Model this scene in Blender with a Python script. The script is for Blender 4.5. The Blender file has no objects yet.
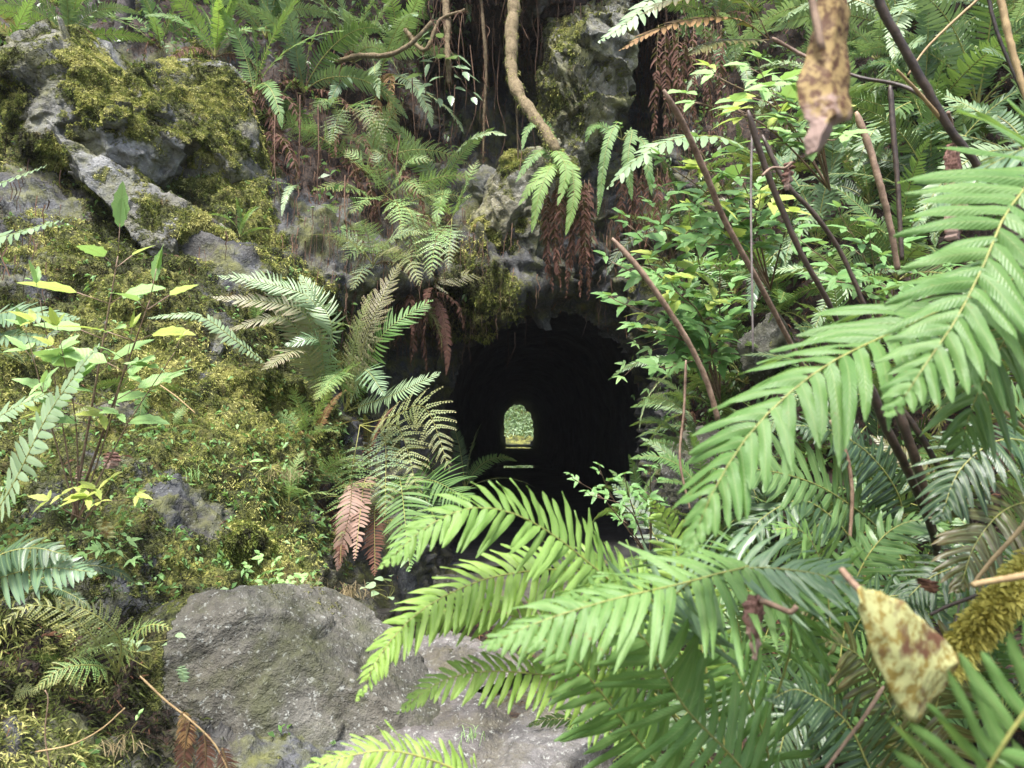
import bpy, math, random
import numpy as np
from mathutils import Vector, Matrix

random.seed(7)
RG = np.random.default_rng(7)
sc = bpy.context.scene
COL = sc.collection
PI = math.pi
F = 759.0
PITCH = math.atan(41 / F)
CAM = np.array([0.0, 0.0, 1.1])
UP = np.array([0, 0, 1.0])


def at(px, py, Y):
    """the point seen on bearing (px, py) at Y metres ahead"""
    px = np.asarray(px, float); py = np.asarray(py, float); Y = np.asarray(Y, float)
    cx = (px - 512) / F; cz = (384 - py) / F
    c, s = math.cos(PITCH), math.sin(PITCH)
    dy = c - cz * s
    dz = s + cz * c
    k = Y / dy
    return np.stack([cx * k, Y + 0 * cx, CAM[2] + dz * k], -1)


# ---------------------------------------------------------------- noise
def _h(ix, iy, iz, seed):
    n = (ix.astype(np.int64) * 374761393 + iy.astype(np.int64) * 668265263 + iz.astype(np.int64) * 2147483647 + seed * 1274126177) & 0xFFFFFFFF
    n = ((n ^ (n >> 13)) * 1274126177) & 0xFFFFFFFF
    n = (n ^ (n >> 16)) & 0xFFFFFFFF
    n = (n * 668265263) & 0xFFFFFFFF
    n = n ^ (n >> 15)
    return (n & 0xFFFFFF) / float(0xFFFFFF)


def vnoise(P, seed=0):
    i = np.floor(P).astype(np.int64); f = P - i
    u = f * f * f * (f * (f * 6 - 15) + 10)
    r = 0
    for dx in (0, 1):
        wx = u[:, 0] if dx else 1 - u[:, 0]
        for dy in (0, 1):
            wy = u[:, 1] if dy else 1 - u[:, 1]
            for dz in (0, 1):
                wz = u[:, 2] if dz else 1 - u[:, 2]
                r = r + wx * wy * wz * _h(i[:, 0] + dx, i[:, 1] + dy, i[:, 2] + dz, seed)
    return r * 2 - 1


def fbm(P, scale=1.0, octs=4, seed=0, rough=0.5, ridged=False):
    P = np.asarray(P, float) * scale
    a, t, s = 1.0, 0.0, 0.0
    for o in range(octs):
        n = vnoise(P + 17.3 * o, seed + o * 31)
        if ridged: n = 1 - 2 * np.abs(n)
        s = s + a * n; t += a
        a *= rough; P = P * 2.03
    return s / t


def facets(P, scale, seed=0, slope=.9):
    """blocky relief: every cell of a jittered lattice is a plane of its own tilt"""
    Q = np.asarray(P, float) * scale
    Q = Q + .22 * np.stack([vnoise(Q * 1.7 + 5 * k, seed + k) for k in range(3)], -1)
    b = np.floor(Q).astype(np.int64); best = np.full(len(Q), 1e9); out = np.zeros(len(Q))
    for dx in (-1, 0, 1):
        for dy in (-1, 0, 1):
            for dz in (-1, 0, 1):
                i = b + np.array([dx, dy, dz]); h = [_h(i[:, 0], i[:, 1], i[:, 2], seed + 101 * k) for k in range(7)]
                r = Q - (i + np.stack(h[:3], -1)); d = (r ** 2).sum(1); m = d < best
                best = np.where(m, d, best)
                out = np.where(m, ((np.stack(h[3:6], -1) * 2 - 1) * r).sum(1) * slope + (h[6] - .5), out)
    return out


def smooth(x, a, b):
    t = np.clip((x - a) / (b - a), 0, 1)
    return t * t * (3 - 2 * t)


def unit(v):
    v = np.asarray(v, float)
    return v / np.maximum(np.linalg.norm(v, axis=-1, keepdims=True), 1e-9)


# ---------------------------------------------------------------- mesh helpers
class Geo:
    """collects vertices, quads and triangles of ONE mesh"""
    def __init__(s): s.v = []; s.q = []; s.t = []; s.qm = []; s.tm = []; s.lv = []; s.n = 0
    def add(s, v, q=None, t=None, m=0, lv=None):
        v = np.asarray(v, float).reshape(-1, 3)
        if q is not None and len(q):
            q = np.asarray(q).reshape(-1, 4) + s.n; s.q.append(q); s.qm.append(np.full(len(q), m))
        if t is not None and len(t):
            t = np.asarray(t).reshape(-1, 3) + s.n; s.t.append(t); s.tm.append(np.full(len(t), m))
        s.v.append(v); s.lv.append(np.zeros((len(v), 3)) if lv is None else np.asarray(lv, float).reshape(-1, 3))
        s.n += len(v)
        return s
    def mesh(s, name, mats, shift=None, attrs=None, flat=False):
        V = np.concatenate(s.v)
        if shift is not None: V = V - np.asarray(shift)
        q = np.concatenate(s.q) if s.q else np.zeros((0, 4), int)
        t = np.concatenate(s.t) if s.t else np.zeros((0, 3), int)
        me = bpy.data.meshes.new(name)
        me.vertices.add(len(V)); me.vertices.foreach_set('co', V.astype(np.float32).ravel())
        nl = q.size + t.size
        me.loops.add(nl); me.loops.foreach_set('vertex_index', np.concatenate([q.ravel(), t.ravel()]).astype(np.int32))
        me.polygons.add(len(q) + len(t))
        ls = np.concatenate([np.arange(len(q)) * 4, q.size + np.arange(len(t)) * 3]).astype(np.int32)
        me.polygons.foreach_set('loop_start', ls)
        mi = np.concatenate([np.concatenate(s.qm) if s.qm else np.zeros(0, int), np.concatenate(s.tm) if s.tm else np.zeros(0, int)]).astype(np.int32)
        me.polygons.foreach_set('material_index', mi)
        me.polygons.foreach_set('use_smooth', np.full(len(mi), not flat))
        a = me.attributes.new('lv', 'FLOAT_VECTOR', 'POINT')
        a.data.foreach_set('vector', np.concatenate(s.lv).astype(np.float32).ravel())
        for k, arr in (attrs or {}).items():
            a = me.attributes.new(k, 'FLOAT', 'POINT'); a.data.foreach_set('value', np.asarray(arr, np.float32))
        for m in (mats if isinstance(mats, (list, tuple)) else [mats]): me.materials.append(m)
        me.update(calc_edges=True); me.validate()
        return me


def obj(name, me, parent=None, loc=(0, 0, 0), rot=(0, 0, 0), scale=1.0):
    o = bpy.data.objects.new(name, me); COL.objects.link(o)
    o.location = loc; o.rotation_euler = rot
    o.scale = (scale,) * 3 if not isinstance(scale, (tuple, list)) else scale
    if parent is not None: o.parent = parent
    return o


def tag(o, label=None, cat=None, group=None, kind=None):
    if label: o['label'] = label
    if cat: o['category'] = cat
    if group: o['group'] = group
    if kind: o['kind'] = kind
    return o


def thing(name, loc, label, cat, group=None):
    o = obj(name, None, None, tuple(float(c) for c in loc))
    return tag(o, label, cat, group)


def spline(pts, n):
    """Catmull-Rom through pts, resampled to n points of equal spacing"""
    P = np.asarray(pts, float)
    P = np.vstack([2 * P[0] - P[1], P, 2 * P[-1] - P[-2]])
    out = []
    for i in range(1, len(P) - 2):
        t = np.linspace(0, 1, 24, endpoint=False)[:, None]
        a, b, c, d = P[i - 1], P[i], P[i + 1], P[i + 2]
        out.append(0.5 * ((2 * b) + (c - a) * t + (2 * a - 5 * b + 4 * c - d) * t * t + (-a + 3 * b - 3 * c + d) * t ** 3))
    Q = np.vstack(out + [P[-2][None]])
    s = np.concatenate([[0], np.cumsum(np.linalg.norm(np.diff(Q, axis=0), axis=1))])
    u = np.linspace(0, s[-1], n)
    return np.stack([np.interp(u, s, Q[:, k]) for k in range(Q.shape[1])], -1)


def frame_of(R, ref):
    T = unit(np.gradient(R, axis=0))
    ref = np.broadcast_to(np.asarray(ref, float), R.shape)
    S = unit(np.cross(T, ref)); N = np.cross(S, T)
    return T, S, N


def tube(G, R, rad, sides=5, m=0, ref=(0.13, 0.21, 0.97), bump=0.0, seed=0):
    R = np.asarray(R, float); n = len(R)
    T, S, N = frame_of(R, ref)
    rad = np.broadcast_to(np.asarray(rad, float), (n,))
    a = np.arange(sides) / sides * 2 * PI
    rr = rad[:, None] * np.ones(sides)
    V = R[:, None] + (np.cos(a)[None, :, None] * S[:, None] + np.sin(a)[None, :, None] * N[:, None]) * rr[..., None]
    if bump:
        f = 1 + bump * fbm(V.reshape(-1, 3), 0.35 / max(rad.mean(), 1e-4), 3, seed).reshape(n, sides, 1)
        V = R[:, None] + (V - R[:, None]) * f
    i = np.arange(n - 1)[:, None] * sides; j = np.arange(sides)[None]; k = (j + 1) % sides
    Q = np.stack([i + j, i + k, i + sides + k, i + sides + j], -1).reshape(-1, 4)
    lv = np.zeros((n, sides, 3)); lv[..., 1] = np.linspace(0, 1, n)[:, None]; lv[..., 0] = .5; lv[..., 2] = RG.random()
    b = (np.arange(sides - 2)[:, None] + np.array([0, 1, 2])); b[:, 0] = 0
    G.add(V.reshape(-1, 3), Q, np.vstack([b[:, ::-1], b + (n - 1) * sides]), m, lv.reshape(-1, 3))
    return G


# ---------------------------------------------------------------- fern fronds
def frond_geo(R, ref, K=34, L=0.06, wr=0.17, t0=0.12, droop=0.25, fwd=0.2, fold=-0.12, nu=2, nv=5, seed=1, prof='sword',
              grav=(0, 0, -1), miss=0.02, rr=0.0016, tooth=0.0, jit=0.06, ang0=8, ang1=42, wave=0.0, G=None, twist=0.12):
    """a pinnate frond along the rachis R: K pairs of pinnae of length L"""
    rg = np.random.default_rng(abs(int(seed)))
    G = G or Geo()
    R = spline(R, 90)
    T, S, N = frame_of(R, ref)
    ln = np.linalg.norm(np.diff(R, axis=0), axis=1).sum()
    g = np.asarray(grav, float)
    t = t0 + (1 - t0) * (1 - (1 - (np.arange(K) + 0.5) / K) ** 1.12)
    x = (t - t0) / (1 - t0)
    if prof == 'sword': p = (0.5 + 0.5 * smooth(x, -.02, .28)) * np.clip(1 - x ** 2.6, 0, 1) ** .85 + 0.03
    elif prof == 'lady': p = (0.3 + 0.7 * smooth(x, -.02, .3)) * (1 - x) ** .8 + 0.02
    else: p = (1 - x) ** .8 + 0.02
    sp = ln * (1 - t0) / K
    W = sp * 0.47 * (0.55 + 0.45 * p / p.max()) * (wr / 0.17)
    ii = t * 89
    def smp(A): return np.stack([np.interp(ii, np.arange(90), A[:, k]) for k in range(3)], -1)
    Rk, Tk, Sk, Nk = smp(R), unit(smp(T)), unit(smp(S)), unit(smp(N))
    v = np.linspace(0, 1, nv + 1)
    for sgn in (1, -1):
        a = np.radians(ang0 + (ang1 - ang0) * x + rg.normal(0, 4, K))
        lift = rg.normal(0.05, 0.09, K)
        d = unit(Sk * sgn * np.cos(a)[:, None] + Tk * np.sin(a)[:, None] + Nk * lift[:, None])
        Lk = L * p * (1 + rg.normal(0, jit, K)) * (rg.random(K) > miss)
        ok = Lk > 1e-5
        dr = droop * (1 + rg.normal(0, .25, K)); fw = fwd * (1 + rg.normal(0, .3, K))
        off = Tk * (sp * 0.25 * sgn)
        C = (Rk + off)[:, None] + Lk[:, None, None] * (v[None, :, None] * d[:, None] + (v ** 2)[None, :, None] * (fw[:, None, None] * Tk[:, None] + dr[:, None, None] * g))
        tan = unit(d[:, None] + 2 * v[None, :, None] * (fw[:, None, None] * Tk[:, None] + dr[:, None, None] * g))
        w = Tk[:, None] - (Tk[:, None] * tan).sum(-1, keepdims=True) * tan
        w = unit(w); n = np.cross(tan, w) * sgn
        tw = rg.normal(0.0, twist, K)[:, None, None] + 0.3 * rg.normal(0, twist, (K, 1, 1)) * v[None, :, None]
        w, n = np.cos(tw) * w + np.sin(tw) * n, np.cos(tw) * n - np.sin(tw) * w
        rnd = rg.random(K)
        if prof in ('sword', 'plain'):
            sh = np.minimum(1, 0.70 + 2.2 * v) * (1 - .22 * v) * np.clip(1 - v ** 4.5, 0, 1) ** .6
            sh[-1] = 0.10
            if tooth: sh = sh * (1 + tooth * np.where(np.arange(nv + 1) % 2, 1, -1))
            u = np.linspace(-1, 1, nu + 1)
            ww = W[:, None, None] * sh[None, :, None] * u[None, None, :]
            h = fold * np.abs(ww) + (wave * W[:, None, None] * np.sin(v[None, :, None] * 9 + rnd[:, None, None] * 6 + 2.2 * u) * np.abs(u) if wave else 0)
            h = h + (0.0 if nu < 4 else -0.12 * W[:, None, None] * (u ** 2)[None, None])
            V = C[:, :, None] + w[:, :, None] * ww[..., None] + n[:, :, None] * h[..., None]
            lv = np.zeros(V.shape); lv[..., 0] = (u * .5 + .5); lv[..., 1] = v[None, :, None]; lv[..., 2] = rnd[:, None, None]
            V = V[ok]; lv = lv[ok]
            kk = len(V); per = (nv + 1) * (nu + 1)
            a_ = np.arange(nv)[:, None] * (nu + 1) + np.arange(nu)[None]
            q = np.stack([a_, a_ + 1, a_ + nu + 2, a_ + nu + 1], -1).reshape(-1, 4)
            if sgn > 0: q = q[:, ::-1]
            Q = (np.arange(kk)[:, None, None] * per + q[None]).reshape(-1, 4)
            G.add(V.reshape(-1, 3), Q, None, 0, lv.reshape(-1, 3))
        else:                                  # twice divided: leaflets along each pinna
            M = nv * 2
            vm = (np.arange(M) + .6) / M
            Cm = (Rk)[:, None] + Lk[:, None, None] * (vm[None, :, None] * d[:, None] + (vm ** 2)[None, :, None] * (fw[:, None, None] * Tk[:, None] + dr[:, None, None] * g))
            tm = unit(d[:, None] + 2 * vm[None, :, None] * (fw[:, None, None] * Tk[:, None] + dr[:, None, None] * g))
            wm = unit(Tk[:, None] - (Tk[:, None] * tm).sum(-1, keepdims=True) * tm); nm = np.cross(tm, wm) * sgn
            for s2 in (1, -1):
                ll = (Lk[:, None] * 0.15 * ((1 - vm) ** .8 + .15)[None] * (1 + rg.normal(0, .12, (K, M))))[..., None]
                dd = unit(wm * s2 * .85 + tm * .5 + nm * rg.normal(-.1, .15, (K, M))[..., None])
                wd = (Lk[:, None] / M * 0.80 * (1 - .4 * vm)[None])[..., None]
                pp = np.stack([Cm, Cm + dd * ll * .45 + tm * wd * .75, Cm + dd * ll, Cm + dd * ll * .45 - tm * wd * .75], 2)
                pp[:, :, [1, 3]] += (nm * ll * .05)[:, :, None]
                pp = pp[ok]
                kk = pp.shape[0] * M
                q = np.arange(kk)[:, None] * 4 + np.array([0, 1, 2, 3] if s2 * sgn < 0 else [3, 2, 1, 0])
                lv = np.zeros(pp.shape); lv[..., 0] = .3; lv[..., 1] = vm[None, :, None]; lv[..., 2] = rnd[ok][:, None, None]
                G.add(pp.reshape(-1, 3), q, None, 0, lv.reshape(-1, 3))
            # pinna midrib
            Cs = np.stack([C - w * rr * .5, C + w * rr * .5], 2)[ok]
            kk = len(Cs); per = (nv + 1) * 2
            a_ = np.arange(nv)[:, None] * 2
            q = np.concatenate([a_, a_ + 1, a_ + 3, a_ + 2], 1)
            G.add(Cs.reshape(-1, 3), (np.arange(kk)[:, None, None] * per + q[None]).reshape(-1, 4), None, 1)
    tube(G, R[::3], rr * np.linspace(1.5, .35, 30), 5, 1)
    return G


def arc(length, p0, p1, e=1.0, side=0.0, n=9):
    t = np.linspace(0, 1, n)
    p = np.radians(p0 + (p1 - p0) * t ** e)
    a = side * t ** 1.5
    st = length / (n - 1)
    x = np.concatenate([[0], np.cumsum(np.cos(p[:-1]) * np.cos(a[:-1]) * st)])
    y = np.concatenate([[0], np.cumsum(np.cos(p[:-1]) * np.sin(a[:-1]) * st)])
    z = np.concatenate([[0], np.cumsum(np.sin(p[:-1]) * st)])
    return np.stack([x, y, z], -1)


# ---------------------------------------------------------------- broad leaves
def leaf_geo(G, base, d, n, ln, wd, m=0, droop=0.3, nv=6, rnd=None, tooth=.08, fold=.15, lobes=0):
    d = unit(d); w = unit(np.cross(n, d)); n = np.cross(d, w)
    v = np.linspace(0, 1, nv + 1); u = np.linspace(-1, 1, 3)
    rnd = RG.random() if rnd is None else rnd
    sh = np.sin(PI * v ** .72) ** .8 * (1 - .25 * v); sh[0] = .05; sh[-1] = .03
    sh = sh * (1 + tooth * np.where(np.arange(nv + 1) % 2, 1, -1))
    c = base + ln * (v[:, None] * d + (v ** 2)[:, None] * droop * np.array([0, 0, -1.]))
    ww = wd * .5 * sh[:, None] * u[None]
    V = c[:, None] + w * ww[..., None] + n * (fold * np.abs(ww))[..., None]
    lv = np.zeros(V.shape); lv[..., 0] = u * .5 + .5; lv[..., 1] = v[:, None]; lv[..., 2] = rnd
    a_ = np.arange(nv)[:, None] * 3 + np.arange(2)[None]
    G.add(V.reshape(-1, 3), np.stack([a_, a_ + 1, a_ + 4, a_ + 3], -1).reshape(-1, 4), None, m, lv.reshape(-1, 3))
    return G
# ---------------------------------------------------------------- materials
def lin(c):
    return tuple(((x / 255) / 12.92 if x / 255 <= .04045 else ((x / 255 + .055) / 1.055) ** 2.4) for x in c)


class NT:
    def __init__(s, name):
        s.m = bpy.data.materials.new(name); s.m.use_nodes = True
        s.t = s.m.node_tree; s.t.nodes.clear()
        s.out = s.n('ShaderNodeOutputMaterial')
    def n(s, typ, **kw):
        o = s.t.nodes.new(typ)
        for k, v in kw.items(): setattr(o, k, v)
        return o
    def l(s, a, b): s.t.links.new(a, b)
    def set(s, sock, val):
        if hasattr(val, 'is_linked') or isinstance(val, bpy.types.NodeSocket): s.l(val, sock)
        else:
            sock.default_value = (*val, 1) if isinstance(val, (tuple, list)) and len(val) == 3 and sock.type == 'RGBA' else val
    def coord(s, which='Object'): return s.n('ShaderNodeTexCoord').outputs[which]
    def pos(s): return s.n('ShaderNodeNewGeometry').outputs['Position']
    def noise(s, vec, scale, det=4, rough=.55, dist=0.0):
        o = s.n('ShaderNodeTexNoise'); s.l(vec, o.inputs['Vector'])
        o.inputs['Scale'].default_value = scale; o.inputs['Detail'].default_value = det; o.inputs['Roughness'].default_value = rough; o.inputs['Distortion'].default_value = dist
        return o.outputs['Fac']
    def voro(s, vec, scale, feat='F1'):
        o = s.n('ShaderNodeTexVoronoi', feature=feat); s.l(vec, o.inputs['Vector']); o.inputs['Scale'].default_value = scale
        return o.outputs['Distance']
    def ramp(s, fac, stops, interp='LINEAR'):
        o = s.n('ShaderNodeValToRGB'); s.set(o.inputs['Fac'], fac); cr = o.color_ramp; cr.interpolation = interp
        while len(cr.elements) < len(stops): cr.elements.new(.5)
        for e, (p, c) in zip(cr.elements, stops):
            e.position = p; e.color = (*c, 1) if isinstance(c, tuple) else (c, c, c, 1)
        return o.outputs['Color']
    def mix(s, fac, a, b, mode='MIX'):
        o = s.n('ShaderNodeMix', data_type='RGBA', blend_type=mode)
        s.set(o.inputs[0], fac); s.set(o.inputs[6], a); s.set(o.inputs[7], b)
        return o.outputs[2]
    def math(s, op, a, b=0.0, clamp=False):
        o = s.n('ShaderNodeMath', operation=op, use_clamp=clamp); s.set(o.inputs[0], a); s.set(o.inputs[1], b)
        return o.outputs[0]
    def attr(s, name, out='Fac'): return s.n('ShaderNodeAttribute', attribute_name=name).outputs[out]
    def sep(s, vec):
        o = s.n('ShaderNodeSeparateXYZ'); s.l(vec, o.inputs[0]); return o.outputs
    def bump(s, h, strength, dist=.02, normal=None):
        o = s.n('ShaderNodeBump'); s.l(h, o.inputs['Height']); o.inputs['Strength'].default_value = strength; o.inputs['Distance'].default_value = dist
        if normal is not None: s.l(normal, o.inputs['Normal'])
        return o.outputs['Normal']
    def bsdf(s, color, rough=.6, spec=.5, normal=None, transl=0.0, tcol=None):
        p = s.n('ShaderNodeBsdfPrincipled')
        s.set(p.inputs['Base Color'], color); s.set(p.inputs['Roughness'], rough); p.inputs['Specular IOR Level'].default_value = spec
        if normal is not None: s.l(normal, p.inputs['Normal'])
        sh = p.outputs[0]
        if transl:
            tr = s.n('ShaderNodeBsdfTranslucent'); s.set(tr.inputs['Color'], tcol if tcol is not None else color)
            mx = s.n('ShaderNodeMixShader'); mx.inputs[0].default_value = transl
            s.l(sh, mx.inputs[1]); s.l(tr.outputs[0], mx.inputs[2]); sh = mx.outputs[0]
        s.l(sh, s.out.inputs['Surface'])
        return s.m


def leaf_mat(name, ca, cb, rough=.42, transl=.3, vein=(0.25, 0.33, 0.12), spots=None, tip=None, spec=.45, ribs=0.0, vs=.5, tipamt=.6):
    t = NT(name)
    lv = t.sep(t.attr('lv', 'Vector'))
    oc = t.coord()
    info = t.n('ShaderNodeObjectInfo').outputs['Random']
    f = t.math('ADD', t.math('MULTIPLY', lv[2], .45), t.math('MULTIPLY', info, .35))
    f = t.math('ADD', f, t.math('MULTIPLY', t.math('SUBTRACT', t.noise(oc, 14, 3), .4), .7), True)
    col = t.mix(f, ca, cb)
    if tip:
        col = t.mix(t.math('MULTIPLY', t.math('POWER', lv[1], 2.5), tipamt), col, tip)
    if spots:
        col = t.mix(t.ramp(t.noise(oc, 55, 4, .7), [(spots[1], 0.0), (spots[1] + .08, 1.0)]), col, spots[0])
    vd = t.math('ABSOLUTE', t.math('SUBTRACT', lv[0], .5))
    vm = t.math('LESS_THAN', vd, .05)
    col = t.mix(t.math('MULTIPLY', vm, vs), col, vein)
    nm = None
    if ribs:
        # side veins running obliquely from the midrib
        a = t.math('SINE', t.math('MULTIPLY', t.math('ADD', lv[1], t.math('MULTIPLY', vd, -.25)), 95.0))
        h = t.math('ADD', t.math('MULTIPLY', a, .25), t.math('MULTIPLY', t.math('SUBTRACT', .06, vd), 4.0, True))
        nm = t.bump(h, ribs, .003)
    tc = t.mix(.5, col, (0.28, 0.42, 0.05), 'MIX')
    return t.bsdf(col, rough, spec, nm, transl, tc)


def rock_mat(name, tone=(0.17, 0.175, 0.17), dark=(0.06, 0.062, 0.06), warm=(0.16, 0.13, 0.09), lichen=.35, mossy=True, green=(0.10, 0.115, 0.035), scale=1.0, crack=.4):
    t = NT(name); p = t.pos()
    n1 = t.noise(p, 3.2 * scale, 5, .62, .3); n2 = t.noise(p, 26 * scale, 4, .72); n3 = t.noise(p, 110 * scale, 2, .7)
    col = t.mix(t.ramp(n1, [(.34, 0.0), (.62, 1.0)]), dark, tone)
    col = t.mix(t.math('MULTIPLY', t.ramp(t.noise(p, 1.9 * scale, 3, .6), [(.45, 0.0), (.65, 1.0)]), .55), col, warm)
    col = t.mix(t.ramp(n2, [(.30, 0.0), (.72, 1.0)]), t.mix(.7, col, (.35, .35, .35), 'MULTIPLY'), t.mix(.6, col, (1.55, 1.55, 1.6), 'MULTIPLY'))
    # pale lichen flecks and mineral grain
    fl = t.ramp(t.noise(p, 60 * scale, 3, .75), [(.58, 0.0), (.66, 1.0)])
    col = t.mix(t.math('MULTIPLY', fl, lichen), col, (.42, .44, .40))
    gl = t.ramp(t.noise(p, 5.5 * scale, 5, .72), [(.46, 0.0), (.66, 1.0)])
    col = t.mix(t.math('MULTIPLY', gl, .8), col, green)
    # cracks
    cr = t.n('ShaderNodeTexVoronoi', feature='DISTANCE_TO_EDGE'); cr.inputs['Scale'].default_value = 3.0 * scale
    w = t.n('ShaderNodeVectorMath', operation='ADD'); t.l(p, w.inputs[0])
    nc = t.n('ShaderNodeTexNoise'); t.l(p, nc.inputs['Vector']); nc.inputs['Scale'].default_value = 4; nc.inputs['Detail'].default_value = 3
    t.l(nc.outputs['Color'], w.inputs[1]); t.l(w.outputs[0], cr.inputs['Vector'])
    ck = t.ramp(cr.outputs['Distance'], [(0.0, 0.0), (.022, 1.0)])
    col = t.mix(ck, t.mix(crack, col, (.02, .02, .018)), col)
    h = t.math('ADD', t.math('MULTIPLY', n1, .8), t.math('ADD', t.math('MULTIPLY', n2, .5), t.math('MULTIPLY', n3, .22)))
    h = t.math('ADD', h, t.math('MULTIPLY', ck, .12 * crack * 2))
    if mossy:
        mo = t.attr('moss')
        edge = t.math('ADD', mo, t.math('MULTIPLY', t.math('SUBTRACT', t.noise(p, 34, 3, .7), .5), 1.1))
        mf = t.ramp(edge, [(.42, 0.0), (.58, 1.0)])
        col = t.mix(mf, col, moss_colour(t, p))
        h = t.math('ADD', h, t.math('MULTIPLY', t.math('MULTIPLY', mf, t.noise(p, 120, 2, .75)), 1.4))
        so = t.attr('soil')
        sf = t.ramp(t.math('ADD', so, t.math('MULTIPLY', t.math('SUBTRACT', t.noise(p, 22, 3, .7), .5), .9)), [(.42, 0.0), (.6, 1.0)])
        sc_ = t.ramp(t.noise(p, 70, 4, .75), [(.35, (.006, .004, .003)), (.5, (.022, .013, .008)), (.7, (.065, .036, .022))])
        col = t.mix(sf, col, sc_)
    return t.bsdf(col, .78, .35, t.bump(h, .9, .03))


def moss_colour(t, p):
    a = t.ramp(t.noise(p, 3.2, 3, .6), [(.36, (.045, .055, .016)), (.5, (.13, .145, .035)), (.64, (.26, .265, .065))])
    b = t.ramp(t.noise(p, 45, 3, .78), [(.3, (.25, .25, .25)), (.5, (.8, .8, .8)), (.72, (1.9, 1.8, 1.5))])
    c = t.mix(t.ramp(t.noise(p, 9, 3, .7), [(.52, 0.0), (.68, .7)]), a, (.10, .065, .02))
    return t.mix(1.0, c, b, 'MULTIPLY')


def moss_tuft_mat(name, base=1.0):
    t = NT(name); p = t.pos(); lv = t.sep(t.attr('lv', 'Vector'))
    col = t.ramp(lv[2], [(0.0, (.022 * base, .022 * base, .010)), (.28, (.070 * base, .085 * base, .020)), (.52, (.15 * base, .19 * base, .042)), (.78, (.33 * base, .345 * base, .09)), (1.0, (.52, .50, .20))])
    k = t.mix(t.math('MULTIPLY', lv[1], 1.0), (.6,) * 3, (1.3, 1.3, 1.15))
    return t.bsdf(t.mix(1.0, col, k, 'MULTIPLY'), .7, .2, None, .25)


def plain_mat(name, ca, cb, scale=30, rough=.75, spec=.3, bump=.4, transl=0.0, dist=.004):
    t = NT(name); p = t.coord()
    n = t.noise(p, scale, 6, .7)
    lv = t.sep(t.attr('lv', 'Vector'))
    f = t.math('ADD', t.math('ADD', t.ramp(n, [(.35, 0.0), (.65, .7)]), t.math('MULTIPLY', t.math('SUBTRACT', t.noise(p, scale * 5, 3, .8), .4), .9)), t.math('MULTIPLY', t.math('SUBTRACT', lv[2], .5), .5), True)
    return t.bsdf(t.mix(f, ca, cb), rough, spec, t.bump(n, bump, dist), transl)


M = {}
M['rock'] = rock_mat('cliff_rock', (.085, .088, .092), (.016, .017, .018), (.075, .062, .035), .2, green=(.12, .125, .03))
M['boulder'] = rock_mat('boulder_rock', (.125, .12, .10), (.030, .029, .022), (.078, .065, .042), .45, green=(.060, .064, .028), crack=.0)
M['slab'] = rock_mat('slab_rock', (.155, .147, .140), (.035, .033, .03), (.115, .088, .072), .5, green=(.10, .09, .06), crack=.12)
M['slate'] = rock_mat('slate_rock', (.225, .228, .22), (.055, .057, .055), (.16, .145, .10), .3, green=(.14, .14, .05))
M['pillar'] = rock_mat('pillar_rock', (.20, .195, .16), (.045, .046, .038), (.17, .15, .075), .5, green=(.19, .19, .065))
M['tunnel'] = rock_mat('tunnel_rock', (.09, .09, .09), (.03, .03, .03), (.07, .06, .05), .1, mossy=False, green=(.05, .05, .04))
M['moss'] = moss_tuft_mat('moss_tufts')
M['moss_y'] = moss_tuft_mat('bright_moss', .8)
# fern greens
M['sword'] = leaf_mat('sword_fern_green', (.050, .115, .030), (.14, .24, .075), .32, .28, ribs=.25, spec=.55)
M['sword_hero'] = leaf_mat('fresh_fern_green', (.085, .19, .045), (.19, .32, .10), .42, .38, ribs=.3, spec=.38, spots=((.20, .13, .035), .66))
M['sword_lime'] = leaf_mat('lime_fern_green', (.20, .35, .06), (.36, .50, .11), .42, .38, ribs=.3)
M['sword_fresh'] = leaf_mat('fresh_lime_fern', (.12, .24, .045), (.25, .39, .10), .42, .38, ribs=.3, spec=.38, spots=((.25, .16, .04), .67))
M['sword_blue'] = leaf_mat('blue_fern_green', (.075, .15, .075), (.22, .31, .18), .30, .25, spec=.5)
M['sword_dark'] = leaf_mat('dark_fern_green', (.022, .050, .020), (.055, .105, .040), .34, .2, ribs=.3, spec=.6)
M['bronze'] = leaf_mat('bronze_fern', (.055, .065, .018), (.125, .110, .035), .38, .2, tip=(.16, .09, .03), spec=.5)
M['lady'] = leaf_mat('lady_fern_green', (.17, .32, .09), (.34, .50, .20), .5, .38)
M['lady_pale'] = leaf_mat('pale_fern', (.22, .30, .11), (.40, .42, .20), .5, .35, tip=(.45, .38, .18))
M['frost'] = leaf_mat('grey_green_fern', (.17, .27, .13), (.33, .43, .25), .5, .3)
M['pink'] = leaf_mat('fading_fern', (.17, .19, .10), (.34, .30, .19), .5, .3, tip=(.36, .24, .18))
M['rosy'] = leaf_mat('rosy_withered_fern', (.17, .10, .08), (.32, .21, .16), .55, .25, vein=(.35, .2, .15), spec=.3)
M['dead'] = leaf_mat('dead_fern', (.045, .018, .013), (.14, .065, .045), .7, .15, vein=(.1, .05, .03), spec=.2)
M['russet'] = leaf_mat('russet_fern', (.16, .08, .035), (.32, .20, .09), .6, .25, vein=(.3, .15, .06), spec=.2)
M['rachis'] = plain_mat('fern_stalk', (.20, .22, .06), (.35, .33, .10), 60, .5, .4, .1)
M['rachis_brown'] = plain_mat('brown_stalk', (.07, .045, .02), (.18, .12, .05), 60, .6, .4, .2)
M['shrub'] = leaf_mat('shrub_leaf', (.12, .27, .075), (.27, .44, .17), .36, .35, ribs=.3)
M['shrub_y'] = leaf_mat('yellowing_leaf', (.30, .42, .08), (.55, .57, .14), .45, .4, ribs=.3)
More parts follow.
